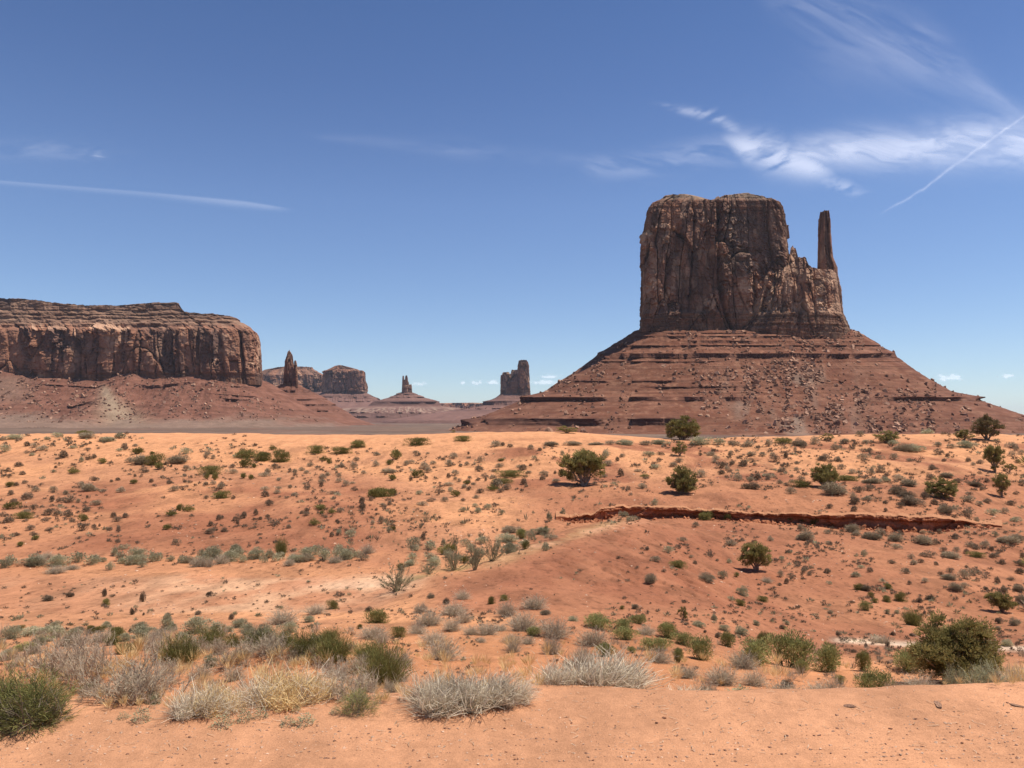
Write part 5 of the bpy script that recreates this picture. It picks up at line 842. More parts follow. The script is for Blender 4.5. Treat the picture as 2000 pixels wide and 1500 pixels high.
# ---- foreground clumps, each with stems and fine growth
def clump(name, label, cat, group, u, v, w, h, stems, fine=None, mats=('K', 'G'), names=('stems', 'twigs'), zrot=None):
    e = tag(empty(name), label, cat, group)
    stems.build(names[0], PM[mats[0]], e)
    if fine: fine.build(names[1], PM[mats[1]], e)
    place(e, u, v, w*1.16, h*1.06, zrot if zrot is not None else random.uniform(0, 6.28)); return e
def branchy(n1, n2, n3, zmin, wind, wd, spread=0.12, r0=0.5, curl=0.06):
    """forking dead shrub : main stems, forks, fine twigs"""
    b = MB(); f = MB(); d = hemi(n1, zmin, 0.8)*0.9+np.asarray(wind); d /= np.linalg.norm(d, axis=1, keepdims=True)
    rt = rng.normal(size=(n1, 3))*np.array([spread, spread, 0]); ln = 0.55+0.45*U01(n1)
    tip = rt+d*np.stack([r0*ln, r0*ln, ln], 1); bd = rng.normal(size=(n1, 3))*curl
    b.add(ribbons(rt, tip, wd, 0.35, bd, 3), 0.2+0.5*U01(n1))
    i = rng.integers(0, n1, n2); t = (0.25+0.7*U01(n2))[:, None]; c = rt[i]+(tip-rt)[i]*t+bd[i]*4*t*(1-t); dd = (d[i]+rng.normal(size=(n2, 3))*0.5+np.array([0, 0, 0.25])); dd /= np.linalg.norm(dd, axis=1, keepdims=True)
    l2 = (0.14+0.2*U01(n2))[:, None]; t2 = c+dd*l2*np.array([r0*1.5, r0*1.5, 1]); b2 = rng.normal(size=(n2, 3))*0.015
    b.add(ribbons(c, t2, wd*0.55, 0.4, b2, 2), 0.3+0.6*U01(n2))
    i = rng.integers(0, n2, n3); t = U01(n3)[:, None]; c = c[i]+(t2-c)[i]*t; d3 = dd[i]+rng.normal(size=(n3, 3))*0.55+np.array([0, 0, 0.15]); d3 /= np.linalg.norm(d3, axis=1, keepdims=True)
    t3 = c+d3*(0.06+0.12*U01(n3))[:, None]*np.array([r0*1.5, r0*1.5, 1])
    f.add(ribbons(c, t3, wd*0.34, 0.5, None, 1), np.clip(rng.normal(0.55, 0.28, n3), 0, 1)); return b, f
for u, v, w, h, lab, n in [(850, 1382, 105, 74, 'left half of the long bleached grass tussock, blown to the right', 900), (930, 1378, 110, 82, 'tall middle of the long bleached grass tussock with a dark heart', 1100), (992, 1374, 70, 62, 'right end of the long bleached grass tussock', 650),
                        (1175, 1368, 135, 84, 'bleached grass tussock fanning wide on the right, brightest at its tips', 1200), (1092, 1371, 88, 62, 'thin bleached grass tussock between the two big ones', 600), (1335, 1363, 66, 25, 'short bleached grass tuft at the edge of the dirt, right of the big tussocks', 380), (378, 1396, 84, 62, 'bleached grass tussock at the left end of the straw clump', 650)]:
    st = spike_bush(int(n*1.1), 0.1, 0.015, 0.08, wind=(0.30, -0.1, 0.10), spread=0.34, zp=0.75, r0=0.52, ncl=12); fi = spike_bush(int(n*0.8), 0.0, 0.010, 0.06, wind=(0.15, 0, 0), spread=0.45, zp=0.9, r0=0.42, ncl=9)
    clump('grass_tussock', lab, 'dry grass', 'bleached grass tussocks at the edge of the dirt', u, v, w, h, st, fi, ('W', 'K'), ('stalks', 'dead_blades'), zrot=0.0)
for u, v, w, h, lab, n in [(548, 1373, 105, 84, 'straw-yellow dry grass clump, brightest in the brush at lower left', 1500), (610, 1368, 70, 66, 'straw-yellow dry grass clump joined to the right of the brightest one', 800), (430, 1388, 70, 62, 'dull straw grass clump left of the brightest one', 800), (1978, 1352, 62, 66, 'straw-yellow dry grass in the right corner by the largest juniper', 800), (1900, 1356, 52, 40, 'thin dry stalks in front of the largest juniper', 200)]:
    st = spike_bush(int(n*0.8), 0.0, 0.017, 0.10, spread=0.42, zp=0.8, r0=0.42, ncl=14); fi = spike_bush(int(n*0.6), 0.0, 0.010, 0.16, spread=0.45, zp=1.0, r0=0.45, ncl=10)
    clump('straw_grass', lab, 'dry grass', 'straw grass clumps in the foreground', u, v, w, h, st, fi, ('S', 'W'), ('stalks', 'dead_blades'))
for u, v, w, h, lab, n in [(120, 1322, 98, 84, 'grey dead bush on the left of a sand hummock at lower left', 60), (176, 1334, 88, 92, 'grey dead bush drooping down the front of the sand hummock', 60), (262, 1372, 116, 88, 'round grey dead bush in front of the hummock, fullest of the dead bushes', 80), (318, 1345, 60, 50, 'grey dead bush right behind the fullest dead one', 40), (312, 1290, 58, 56, 'thin grey dead bush left of the dark green broom', 40),
                        (532, 1282, 66, 46, 'grey dead bush behind the straw clump', 45), (452, 1305, 56, 46, 'grey dead bush left behind the straw clump', 40), (650, 1326, 50, 44, 'whitened twiggy bush right of the straw clump', 40), (690, 1366, 74, 60, 'grey dead bush behind the small leafy green one', 50), (772, 1300, 44, 36, 'whitened twiggy bush behind the dark green broom', 35)]:
    st, fi = branchy(n, n*7, n*38, 0.03, (0.15, 0, 0.05), 0.02, r0=0.52, spread=0.2)
    clump('dead_bush', lab, 'dead bush', 'grey dead bushes in the foreground brush', u, v, w, h, st, fi, ('K', 'G'))
for u, v, w, h, lab in [(352, 1297, 54, 56, 'dark green broom-like bush, left of the dead grass, upright'), (408, 1271, 52, 46, 'dark green broom-like bush behind the left of the straw clump'), (454, 1263, 26, 24, 'small dark green broom bush behind the straw clump'), (592, 1279, 48, 44, 'dark green broom-like bush at the back right of the straw clump'), (622, 1266, 34, 32, 'small dark green broom bush on top of the hummock'), (652, 1292, 58, 58, 'dark green broom-like bush on the right of the hummock'), (646, 1254, 28, 26, 'dark green broom bush highest on the hummock'), (722, 1291, 46, 36, 'dark green broom bush behind the longest broom'), (750, 1338, 70, 78, 'longest dark green broom bush, leaning right above the bleached tussock'), (505, 1268, 40, 38, 'dark green broom bush behind the middle of the straw clump'), (556, 1262, 30, 28, 'dark green broom bush between the straw clump and the hummock')]:
    st = spike_bush(420, 0.25, 0.016, 0.02, wind=(0.1, 0, 0.1), spread=0.36, zp=0.5, r0=0.42, ncl=8); fi = spike_bush(380, 0.2, 0.009, 0.03, spread=0.34, twigs=1500, tl=0.2, tw=0.011, zp=0.6, r0=0.42)
    clump('broom_bush', lab, 'bush', 'dark green broom bushes on the hummock', u, v, w, h, st, fi, ('E', 'E'), ('stems', 'foliage'))
for u, v, w, h, lab, n in [(58, 1413, 136, 88, 'big dark green feathery bush in the left corner at the edge of the dirt', 130), (-8, 1408, 100, 92, 'dark green feathery bush cut by the left edge', 90), (700, 1392, 66, 46, 'small leafy green bush at the edge of the dirt, right of the straw', 60), (1905, 1350, 78, 54, 'grey-green soft bush right in front of the largest juniper', 80), (1850, 1345, 44, 40, 'grey-green soft bush left in front of the largest juniper', 60)]:
    st, fi = branchy(n, n*5, 10, 0.0, (0.05, 0, 0.1), 0.011, r0=0.5, curl=0.05); fo = MB()
    m = n*55; d = hemi(m, -0.02, 0.9); rr = (0.35+0.65*U01(m)**0.5)*(0.82+0.65*fbm(np.arctan2(d[:, 1], d[:, 0])*3, d[:, 2]*4, abs(int(u)), 3)+0.1); c = d*np.stack([.5*rr, .5*rr, rr*0.95], 1); c[:, 2] = np.maximum(c[:, 2], 0.01)
    fo.add(ribbons(c, c+(d*0.7+rng.normal(size=(m, 3))*0.35+np.array([0, 0, .25]))*(0.05+0.06*U01(m))[:, None], 0.008, 0.4, None, 1), np.clip(rng.normal(.5, .28, m), 0, 1))
    mt = 'B' if u < 200 else 'L'; mt = 'P' if u > 1800 else mt
    clump('leafy_bush', lab, 'bush', 'leafy bushes at the edge of the dirt', u, v, w, h, st, fo, ('bark', mt), ('stems', 'foliage'))
for u, v, w, h, lab in [(276, 1411, 38, 30, 'sprawling small-leaved plant on the dirt, right of the big dark green bush'), (240, 1408, 20, 15, 'tiny leafy plant on the dirt beside the big dark green bush'), (508, 1407, 26, 26, 'roundest of the small leafy plants in front of the straw clump'), (478, 1411, 30, 30, 'small leafy plant left of the roundest one'), (434, 1420, 42, 24, 'sprawling leafy plant at the left of the row on the dirt'), (578, 1392, 20, 14, 'tiny leafy plant right under the straw clump'), (562, 1417, 28, 18, 'creeping leafy plant in the row on the dirt, middle'), (596, 1417, 46, 22, 'creeping leafy plant at the right end of the row on the dirt'), (655, 1395, 20, 14, 'tiny leafy plant left of the small leafy green bush'), (1312, 1367, 22, 14, 'small dark leafy tuft on the lip of the dirt'), (935, 1388, 26, 16, 'small leafy plant under the middle bleached tussock'), (1440, 1366, 56, 20, 'low yellow-green leafy mat on the lip of the dirt')]:
    b = spike_bush(24, 0.0, 0.012, 0.05, spread=0.3, zp=1.0, r0=0.48); f = MB(); m = 260; d = hemi(m, 0.0, 1.0); c = d*np.stack([.46*U01(m)**.4, .46*U01(m)**.4, .9*U01(m)**.5], 1)
    f.add(leaves(c, d+rng.normal(size=(m, 3))*0.5, 0.13*(.6+.7*U01(m)), 0.045), np.clip(rng.normal(.5, .3, m), 0, 1))
    clump('leafy_plant', lab, 'plant', 'small leafy plants on the bare dirt', u, v, w, h, b, f, ('K', 'P'), ('stems', 'leaves'))
# the dark green ball bush
o = bpy.data.objects.new('green_shrub', PROTO['o1'][0]); COL.objects.link(o); tag(o, 'dark green ball-shaped shrub alone where the pale wash meets the bare mound', 'shrub'); place(o, 651, 1190, 25, 20)
# ================================================================== SMALL SCATTER
def rock_proto(sd, nplane=14, sq=(1, .8, .6)):
    r = np.random.default_rng(sd); me = bpy.data.meshes.new('t'); import bmesh
    bm = bmesh.new(); bmesh.ops.create_icosphere(bm, subdivisions=3, radius=1.0); V = np.array([v.co[:] for v in bm.verts]); Fc = np.array([[v.index for v in f.verts] for f in bm.faces]); bm.free()
    for _ in range(nplane):
        n = r.normal(size=3); n /= np.linalg.norm(n); h = 0.45+0.4*r.random(); d = V@n; V = V-np.maximum(d-h, 0)[:, None]*n
    V = V*np.asarray(sq)*(0.85+0.3*r.random(3)); V = V/np.abs(V).max(); return V, Fc
RV = [rock_proto(100+i) for i in range(8)]
def boulder_mat(name, c0, c1):
    m, t, p = mat_new(name); L = t.links.new; oi = nd(t, 'ShaderNodeObjectInfo'); tc = nd(t, 'ShaderNodeTexCoord'); n = nd(t, 'ShaderNodeTexNoise', Scale=2.5, Detail=6.0)
    L(tc.outputs['Object'], n.inputs['Vector']); ad = nd(t, 'ShaderNodeMath', operation='ADD'); L(n.outputs[0], ad.inputs[0]); L(oi.outputs['Random'], ad.inputs[1])
    mr = nd(t, 'ShaderNodeMapRange'); L(ad.outputs[0], mr.inputs[0]); mr.inputs[1].default_value = 0.3; mr.inputs[2].default_value = 1.7
    mx = nd(t, 'ShaderNodeMix', data_type='RGBA'); L(mr.outputs[0], mx.inputs[0]); mx.inputs[6].default_value = (*c0, 1); mx.inputs[7].default_value = (*c1, 1); L(mx.outputs[2], p.inputs['Base Color'])
    bp = nd(t, 'ShaderNodeBump', Strength=0.6, Distance=0.2); L(n.outputs[0], bp.inputs['Height']); L(bp.outputs[0], p.inputs['Normal']); return m
M_boul = boulder_mat('boulder_stone', (0.19, 0.09, 0.055), (0.46, 0.265, 0.17)); M_peb = boulder_mat('pebble_stone', (0.2, 0.09, 0.055), (0.6, 0.42, 0.3))
BME = [mesh('boulder', v, f, M_boul, link=False) for v, f in RV]
def rand_rot(r, n):
    q = r.normal(size=(n, 4)); q /= np.linalg.norm(q, axis=1, keepdims=True); w, x, y, z = q.T
    return np.stack([np.stack([1-2*(y*y+z*z), 2*(x*y-z*w), 2*(x*z+y*w)], -1), np.stack([2*(x*y+z*w), 1-2*(x*x+z*z), 2*(y*z-x*w)], -1), np.stack([2*(x*z-y*w), 2*(y*z+x*w), 1-2*(x*x+y*y)], -1)], 1)
# coarse rock shapes for the joined rubble
def lowrock(sd):
    r = np.random.default_rng(sd); V = np.array([[x, y, z] for x in (-1, 1) for y in (-1, 1) for z in (-1, 1)], float)*np.array([1, .8, .6]); V += r.normal(size=V.shape)*0.22
    return V, np.array([[0, 1, 3, 2], [4, 6, 7, 5], [0, 4, 5, 1], [2, 3, 7, 6], [0, 2, 6, 4], [1, 5, 7, 3]])
LR = [lowrock(i) for i in range(12)]
def rubble(name, P, size, colr, mat, parent=None, r=None, kind='stuff', flat=1.0):
    n = len(P); Rm = rand_rot(r, n); Vs = []; Fs = []; Cs = []; k = r.integers(0, 12, n)
    for j in range(12):
        s = np.where(k == j)[0]
        if not len(s): continue
        V0, F0 = LR[j]; V = np.einsum('nij,vj->nvi', Rm[s], V0)*size[s][:, None, None]; V[..., 2] *= flat; V = V+P[s][:, None, :]
        base = sum(len(q) for q in Vs); Vs.append(V.reshape(-1, 3)); Fs.append((base+(np.arange(len(s))*8)[:, None, None]+F0[None]).reshape(-1, 4)); Cs.append(np.repeat(colr[s], 8, 0))
    o = mesh(name, np.concatenate(Vs), np.concatenate(Fs), mat, parent, {'Col': np.concatenate(Cs)}); tag(o, kind=kind); return o
def talus_rocks(T, r, n_obj, n_stuff, wf, lab_fn, grp, c0, c1, smin, smax):
    pts, u, v = T.sample(r, n_stuff, wf); sz = T.k*smin*(0.3+2.6*r.random(len(pts))**5)
    cl = lerp3(c0, c1, r.random(len(pts))**1.5)
    rubble('rubble', pts, sz, cl, M_talus, None, r)
    pts, u, v = T.sample(r, n_obj, wf)
    for (x, y, z), uu, vv in zip(pts, u, v):
        s = T.k*(smin+(smax-smin)*r.random()**2.2); o = bpy.data.objects.new('boulder', BME[r.integers(8)]); COL.objects.link(o); o.location = (x, y, z+s*0.25); o.scale = (s, s*(.7+.5*r.random()), s*(.6+.4*r.random())); o.rotation_euler = tuple(r.random(3)*6.28)
        lb = lab_fn(uu, vv); tag(o, lb, 'boulder', grp+(' right' if False else ''))
r1_ = np.random.default_rng(5)
def w_m(u, v):
    w = 0.35+0.65*sstep(705, 740, v)*1.0
    w = w*(0.25+0.75*sstep(1400, 1520, u)*sstep(1900, 1800, u)+0.6*sstep(1250, 1180, u))*(0.12+1.3*sstep(-0.05, 0.35, fbm(u/20, v/60, 71, 4)))
    return np.clip(w*(v < 845)*(u > 880)*(u < 2010), 0.02, 1)
def lab_m(u, v):
    side = 'left flank' if u < 1300 else 'middle' if u < 1650 else 'right flank'
    lev = 'high on' if v < 715 else 'halfway down' if v < 780 else 'low on'
    return 'reddish brown boulder lying %s the %s of the big butte slope' % (lev, side)
talus_rocks(T1, r1_, 185, 11000, w_m, lab_m, 'boulders on the slope of the big butte', np.array((0.13, 0.058, 0.036)), np.array((0.44, 0.25, 0.165)), 1.2, 8.5)
def w_l(u, v): return np.clip((0.3+0.9*sstep(-0.05, 0.35, fbm(u/20, v/40, 73, 4)))*(v < 832)*(u < 660)*sstep(828, 812, v), 0.0, 1)
def lab_l(u, v):
    side = 'left part' if u < 200 else 'middle' if u < 400 else 'right end'
    return 'weathered boulder lying %s the %s of the long mesa slope' % ('high on' if v < 772 else 'low on', side)
talus_rocks(T2, r1_, 112, 8000, w_l, lab_l, 'boulders on the slope of the long mesa', np.array((0.14, 0.07, 0.048)), np.array((0.40, 0.23, 0.155)), 1.0, 7.0)
# ---- small tufts, burnt stubs and clods on the near slopes (nobody could count them)
r2_ = np.random.default_rng(9)
def tufts(name, n, dens, kinds, hmin, hmax, mat, upright=False, m=0, wd=0.0, u0=-80, u1=2080, vmin=848):
    """many tiny tufts joined into one object; dens(u, v) is the acceptance"""
    # uniform over the picture, so about even on the sight lines that show them
    u = r2_.uniform(u0, u1, n*3); v = r2_.uniform(vmin, max(1330, vmin+150), n*3); a = r2_.random(n*3) < dens(u, v); u, v = u[a][:n], v[a][:n]
    P = np.array([pick(a_, b_) for a_, b_ in zip(u, v)]); k = P[:, 1]/F
    b = MB(); m = m or (18 if upright else 34)
    h = k*(hmin+(hmax-hmin)*r2_.random(len(P))**2.0); i = np.repeat(np.arange(len(P)), m)
    d = hemi(len(i), 0.5 if upright else 0.05, 0.7); hs = h[i][:, None]*np.array([0.5, 0.5, 1.0] if upright else [1.1, 1.1, 0.75])
    c = P[i]+d*hs*(0.15+0.35*U01(len(i)))[:, None]; ln = h[i]*(0.6+0.5*U01(len(i)))
    b.add(leaves(c, d+np.array([0, 0, .3]), ln, ln*(wd or (0.13 if upright else 0.2))), np.repeat(r2_.random(len(P)), m)*0.6+0.4*U01(len(i)))
    o = b.build(name, mat); tag(o, kind='stuff'); return o
nz = lambda u, v, s: sstep(-0.2, 0.4, fbm(u/60, v/25, s, 3))
def dn_grey(u, v): return np.where(v < 960, np.where(u > 1180, 0.9, 0.45), np.where(v < 1040, 0.5, np.where(v < 1120, np.where(u > 1250, 0.9, 0.35), np.where(u < 650, 0.35, 0.6))))*nz(u, v, 81)*(1-0.55*((v > 1110) & (v < 1190) & (u < 800)))*np.where((v < 868) & (u > 480) & (u < 1300), 0.0, 1)*np.where((v > 1025) & (v < 1190) & (u > 880) & (u < 1300), 0.15, 1)
tufts('scattered_tufts', 8500, dn_grey, 0, 2.0, 7.0, PM['d'])
tufts('scattered_tufts', 2600, lambda u, v: dn_grey(u, v)*nz(u, v, 83), 0, 2.5, 8.0, PM['s'])
tufts('scattered_tufts', 1100, lambda u, v: np.clip(np.where((v > 1180) & (v < 1260) & (u > 1180), 1, 0)+np.where((v > 1190) & (v < 1260) & (u < 700), 1, 0)+0.8*((v > 1165) & (v < 1230) & (u > 1350)), 0, 1)*nz(u, v, 85), 0, 3.0, 9.0, PM['t'])
tufts('scattered_tufts', 700, lambda u, v: 1.0*((v > 1000) & (v < 1085) & (u > 620) & (u < 1100)), 0, 5.0, 14.0, PM['t'], True)
tufts('burnt_stubs', 170, lambda u, v: 1.0*((v > 1000) & (v < 1062) & (u > 690) & (u < 1080)), 0, 5.0, 12.0, PM['d'], True)
tufts('wash_grass', 900, lambda u, v: 1.0*(abs(v-np.interp(u, [780, 900, 1000, 1100, 1230], [1140, 1112, 1085, 1050, 1013])) < np.interp(u, [780, 1000, 1230], [6, 22, 8]))*((u > 780) & (u < 1230)), 0, 3.0, 8.0, PM['t'], True)
tufts('dry_grass', 750, lambda u, v: ((v > 1262)*1.0*(u < 1100)*(v < np.interp(u, [0, 330, 700, 1000], [1398, 1392, 1384, 1372]))+(v > 1290)*0.5*(u > 1100)*(v < 1344))*nz(u*2, v, 97), 0, 8.0, 30.0, PM['S'], True, 60, 0.035, vmin=1240)
tufts('dry_grass', 500, lambda u, v: ((v > 1235)*1.0*(u < 820)+(v > 1250)*(v < 1340)*(u > 1150)*0.7)*(v < 1385)*nz(u*2, v, 99), 0, 8.0, 26.0, PM['G'], True, 60, 0.035, vmin=1230)
tufts('outlying_scrub', 420, lambda u, v: 0.25+nz(u, v, 101), 0, 7.0, 24.0, PM['g'], False, 90, 0.12, -900, -15)
tufts('outlying_scrub', 420, lambda u, v: 0.25+nz(u, v, 103), 0, 7.0, 24.0, PM['g'], False, 90, 0.12, 2015, 2900)
tufts('outlying_scrub', 150, lambda u, v: 0.25+nz(u, v, 105), 0, 9.0, 28.0, PM['o'], False, 110, 0.1, -900, -15)
tufts('outlying_scrub', 150, lambda u, v: 0.25+nz(u, v, 107), 0, 9.0, 28.0, PM['o'], False, 110, 0.1, 2015, 2900)
def clods(name, n, dens, smin, smax, mat, flat, ymin):
    u = r2_.uniform(-60, 2060, n*3); v = r2_.uniform(ymin, 1500, n*3); a = r2_.random(n*3) < dens(u, v); u, v = u[a][:n], v[a][:n]
    P = np.array([pick(a_, b_, 3.5) for a_, b_ in zip(u, v)]); k = P[:, 1]/F; s = k*(smin+(smax-smin)*r2_.random(len(P))**4)
    rubble(name, P, s, lerp3(np.array((0.17, 0.075, 0.045)), np.array((0.62, 0.4, 0.27)), r2_.random(len(P))), M_clod, None, r2_, flat=flat)
M_clod = rock_mat('clod', 20.0, 0.01)
clods('pebbles', 1700, lambda u, v: np.clip((v-1395)/40, 0, 1)*(0.15+nz(u*1.5, v*0.8, 95)), 0.5, 3.2, M_clod, 0.6, 1380)
clods('clods', 7000, lambda u, v: 0.8*nz(u, v, 91), 0.4, 2.4, M_clod, 0.6, 900)
def litter(n):
    u = r2_.uniform(-40, 2040, n); v = np.where(r2_.random(n) < 0.5, r2_.uniform(1370, 1480, n), r2_.uniform(1200, 1380, n)); P = np.array([pick(a_, b_, 3.5) for a_, b_ in zip(u, v)]); k = P[:, 1]/F
    a = U01(n)*6.28; ln = (k*(4+18*U01(n)**3)); d = np.stack([np.cos(a), np.sin(a), 0.08*rng.normal(size=n)], 1); b = MB(); P = P+np.array([0, 0, 0.008])
    bd = rng.normal(size=(n, 3))*np.array([1, 1, 0.0])*ln[:, None]*0.12
    b.add(ribbons(P, P+d*ln[:, None], k*1.5, 0.5, bd, 2, np.broadcast_to(np.array([0, 0, 1.0]), (n, 3))), U01(n)); o = b.build('twig_litter', PM['K']); tag(o, kind='stuff')
litter(900)
ub_ = r2_.uniform(1095, 1940, 420); yb_ = pchip(gu, GY[:, 7], ub_)-0.15-0.9*r2_.random(420)**2; xb_ = yb_*(ub_-1000)/F
rubble('bank_debris', np.stack([xb_, yb_, height(xb_, yb_)+0.02], -1), 0.025+0.12*r2_.random(420)**3, lerp3(np.array((0.27, 0.095, 0.045)), np.array((0.42, 0.17, 0.085)), r2_.random(420)), M_clod, None, r2_)
# slabs of pale rock on the lip of the dirt at right, and broken ledges on the red slopes
for i, (u, v, w, lab) in enumerate([(1660, 1381, 24, 'flat pinkish rock slab on the lip of the dirt, left of the broken one'), (1832, 1383, 40, 'broken flat rock slab with a shadowed edge set in the dirt at right'), (1985, 1384, 30, 'pale flat rock slab at the right edge of the dirt')]):
    x, y, z = pick(u, v); s = w*y/F/2; o = bpy.data.objects.new('rock_slab', BME[i]); COL.objects.link(o); o.location = (x, y, z+0.004); o.scale = (s, s*0.7, s*0.16); o.rotation_euler = (0.05, -0.04, i*1.3); tag(o, lab, 'rock')
# ================================================================== CLOUDS
def cloud_mat():
    m = bpy.data.materials.new('cloud_vapour'); m.use_nodes = True; t = m.node_tree; t.nodes.clear(); L = t.links.new
    o = nd(t, 'ShaderNodeOutputMaterial'); mix = nd(t, 'ShaderNodeMixShader'); tr = nd(t, 'ShaderNodeBsdfTransparent'); tl = nd(t, 'ShaderNodeBsdfTranslucent'); df = nd(t, 'ShaderNodeBsdfDiffuse'); m2 = nd(t, 'ShaderNodeMixShader')
    tl.inputs[0].default_value = (0.95, 0.96, 1, 1); df.inputs[0].default_value = (0.9, 0.92, 0.97, 1); m2.inputs[0].default_value = 0.2; L(tl.outputs[0], m2.inputs[1]); L(df.outputs[0], m2.inputs[2])
    at = nd(t, 'ShaderNodeAttribute', attribute_name='dens'); L(at.outputs['Fac'], mix.inputs[0]); L(tr.outputs[0], mix.inputs[1]); L(m2.outputs[0], mix.inputs[2]); L(mix.outputs[0], o.inputs[0]); return m
M_cloud = cloud_mat()
def sheet(name, label, alt, u0, u1, v0, v1, dens, nu=220, nv=120):
    """a thin layer of ice cloud lying level at altitude alt ; dens(u, v) its thickness"""
    u, v = np.meshgrid(np.linspace(u0, u1, nu), np.linspace(v0, v1, nv)); a = (u-1000)/F; b = (750-v)/F; dz = sp_+b*cp; dy = cp-b*sp_; t = alt/dz
    X, Y = a*t, dy*t; Z = EYE+alt+0*X; d = np.clip(dens(u, v), 0, 1)
    e = np.minimum(np.minimum((u-u0)/(u1-u0), (u1-u)/(u1-u0))*1.6, np.minimum((v-v0)/(v1-v0), (v1-v)/(v1-v0))); d = d*sstep(0, 0.12, e)
    o = mesh(name, np.stack([X, Y, Z], -1).reshape(-1, 3), grid_faces(nv, nu), M_cloud, None, {'dens': d.ravel()}, smooth=True)
    tag(o, label, 'cloud' if 'cloud' in name else 'contrail'); return o
def band(u, v, pts, w):
    x = [p[0] for p in pts]; y = [p[1] for p in pts]; ww = np.interp(u, x, w); return np.exp(-((v-np.interp(u, x, y))/ww)**2)*sstep(x[0]-30, x[0]+40, u)*sstep(x[-1]+30, x[-1]-40, u)
def wisp(u, v, s, ang=0.0, a=90., b=22.):
    c, s_ = math.cos(ang), math.sin(ang); x = u*c+v*s_; y = -u*s_+v*c; wx = fbm(x/120, y/60, s+9, 3)*0.7
    return fbm(x/a+wx, y/b+wx, s, 6, 0.58)*0.5+0.5
def d1(u, v):
    core = band(u, v, [(1420, 272), (1450, 286), (1500, 300), (1560, 318), (1620, 335)], [12, 24, 32, 28, 18])*0.75
    tail = band(u, v, [(1290, 205), (1340, 216), (1400, 228), (1450, 262)], [5, 8, 11, 16])*0.4
    arm = band(u, v, [(1530, 300), (1650, 292), (1750, 292), (1900, 280), (2500, 268)], [24, 32, 36, 42, 48])*0.72
    left = band(u, v, [(1130, 330), (1260, 320), (1400, 295), (1480, 300)], [18, 24, 26, 20])*0.22
    low = band(u, v, [(1590, 345), (1640, 362), (1690, 378)], [12, 16, 10])*0.35
    n = wisp(u, v, 401, 0.1); n2 = wisp(u, v, 405, -0.5, 40, 14)
    return (np.maximum.reduce([core*sstep(0.2, 0.62, n2*0.6+n*0.5), tail*sstep(0.3, 0.7, n2), arm*(0.45+0.6*sstep(0.3, 0.75, n)), left*sstep(0.3, 0.8, n), low*sstep(0.35, 0.7, n2)]))*0.5
sheet('cirrus_cloud', 'bright white cirrus streak spreading right above the big butte', 7000, 1080, 2560, 170, 400, d1, 560, 160)
def d2(u, v):
    m = band(u, v, [(1480, -60), (1600, 20), (1700, 60), (1800, 100), (1880, 150), (1960, 205), (2060, 250)], [50, 60, 62, 60, 44, 22, 14]); f = np.exp(-((v-np.interp(u, [1560, 1800], [140, 120]))/50)**2)*sstep(1480, 1700, u)*sstep(1900, 1800, u)*0.5
    n = wisp(u, v, 411, 0.45, 120, 18); return (m*0.11+f*0.07)*sstep(0.05, 0.95, n)
sheet('cirrus_cloud', 'faint cirrus veil curving across the upper right of the sky', 9000, 1380, 2150, -80, 280, d2, 300, 180)
sheet('cirrus_cloud', 'faint small cirrus smudge at the left of the sky', 8000, -300, 300, 255, 335, lambda u, v: (band(u, v, [(-200, 297), (60, 290), (150, 293), (260, 300)], [16, 16, 17, 10])*0.08+band(u, v, [(150, 301), (185, 304), (222, 310)], [1.5, 1.5, 1])*0.12)*sstep(0.2, 0.8, wisp(u, v, 421)))
sheet('cirrus_cloud', 'barely visible cirrus smudge left of the centre of the sky', 8000, 560, 1240, 225, 345, lambda u, v: (band(u, v, [(600, 262), (780, 280), (900, 292), (960, 298), (1200, 318)], [6, 14, 20, 14, 10])*0.03+band(u, v, [(860, 296), (910, 290), (960, 296)], [10, 14, 8])*0.025)*sstep(0.2, 0.8, wisp(u, v, 425)))
sheet('contrail', 'thin white contrail slanting up past the right edge of the sky', 8500, 1640, 2230, 60, 445, lambda u, v: np.exp(-((v-np.interp(u, [1710, 1800, 1870, 1880, 1950, 2230], [424, 372, 318, 312, 262, 64])+fbm(u/14, u*0, 431, 3)*2.5)/np.interp(u, [1710, 1800, 1880, 1960], [1.6, 2.8, 3.2, 2.8]))**2)*sstep(1700, 1760, u)*0.19*(0.75+0.6*fbm(u/18, v*0, 432, 3)), 420, 300)
sheet('contrail', 'long faint contrail sloping gently down across the left of the sky', 8500, -260, 640, 335, 425, lambda u, v: np.exp(-(np.where(v > np.interp(u, [-120, 0, 300, 480, 570], [352, 354, 378, 396, 409]), 0.45, 1.4)*(v-np.interp(u, [-120, 0, 300, 480, 570], [352, 354, 378, 396, 409]))/np.interp(u, [0, 300, 460, 560], [2.5, 3, 4, 2.5]))**2)*sstep(580, 520, u)*np.interp(u, [0, 300, 450, 560], [.06, .06, .10, .09]), 420, 120)
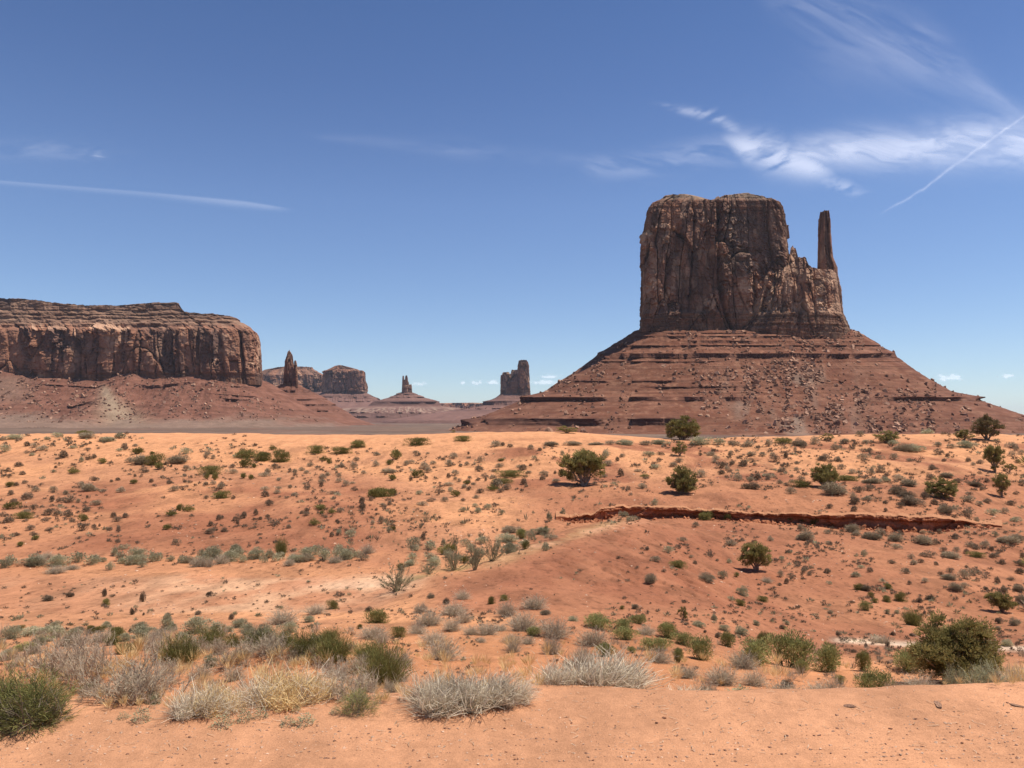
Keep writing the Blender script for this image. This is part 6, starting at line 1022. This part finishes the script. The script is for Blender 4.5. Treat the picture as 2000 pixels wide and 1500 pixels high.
def puff(label, alt, u0, u1, v0, v1, sd):
    """a small far fair-weather cloud : a level layer of vapour, lumpy along its far side"""
    cu, cv, w, h = (u0+u1)/2, (v0+v1)/2, (u1-u0)/2, (v1-v0)/2
    def dn(u, v):
        x = (u-cu)/w; y = (v-cv)/h; n = fbm(u/(w*0.35), v/(h*0.9), sd, 4)
        return sstep(1.0, 0.25, np.hypot(x, np.where(y > 0, y*1.25, y*0.85))+n*0.9)*0.3
    o = sheet('cumulus_cloud', label, alt, u0-w*0.5, u1+w*0.5, v0-h*0.8, v1+h*0.8, dn, 90, 40)
for i, a in enumerate([('small white puff of cloud just right of the twin-fingered far butte', 802, 836, 745, 756), ('tiniest white puff of cloud, between the two far buttes', 896, 910, 745, 752), ('white puff of cloud midway between the two far buttes', 917, 946, 743, 753), ('white puff of cloud touching the left of the square tower butte', 948, 976, 743, 752), ('long thin white cloud right of the square tower butte, lower layer', 1038, 1092, 742, 752), ('long thin white cloud right of the square tower butte, upper layer', 1044, 1100, 731, 740), ('flat white puff of cloud above the right foot of the big butte', 1828, 1884, 733, 746), ('faint white puff of cloud near the right edge above the horizon', 1948, 1984, 731, 740)]):
    puff(a[0], 2600, *a[1:], 500+i)
# ================================================================== HAZE
def haze():
    x0, x1, y0, y1, z0, z1 = -62000, 62000, -300, 25500, -120, 420
    V = np.array([[x, y, z] for z in (z0, z1) for y in (y0, y1) for x in (x0, x1)], float); Fq = np.array([[0, 2, 3, 1], [4, 5, 7, 6], [0, 1, 5, 4], [2, 6, 7, 3], [0, 4, 6, 2], [1, 3, 7, 5]])
    m = bpy.data.materials.new('haze_air'); m.use_nodes = True; t = m.node_tree; t.nodes.clear(); o = t.nodes.new('ShaderNodeOutputMaterial'); p = t.nodes.new('ShaderNodeVolumePrincipled')
    p.inputs['Color'].default_value = (0.80, 0.86, 1.0, 1); p.inputs['Density'].default_value = 2.2e-5; p.inputs['Anisotropy'].default_value = 0.2; t.links.new(p.outputs[0], o.inputs['Volume'])
    tag(mesh('haze', V, Fq, m), kind='stuff')
haze()
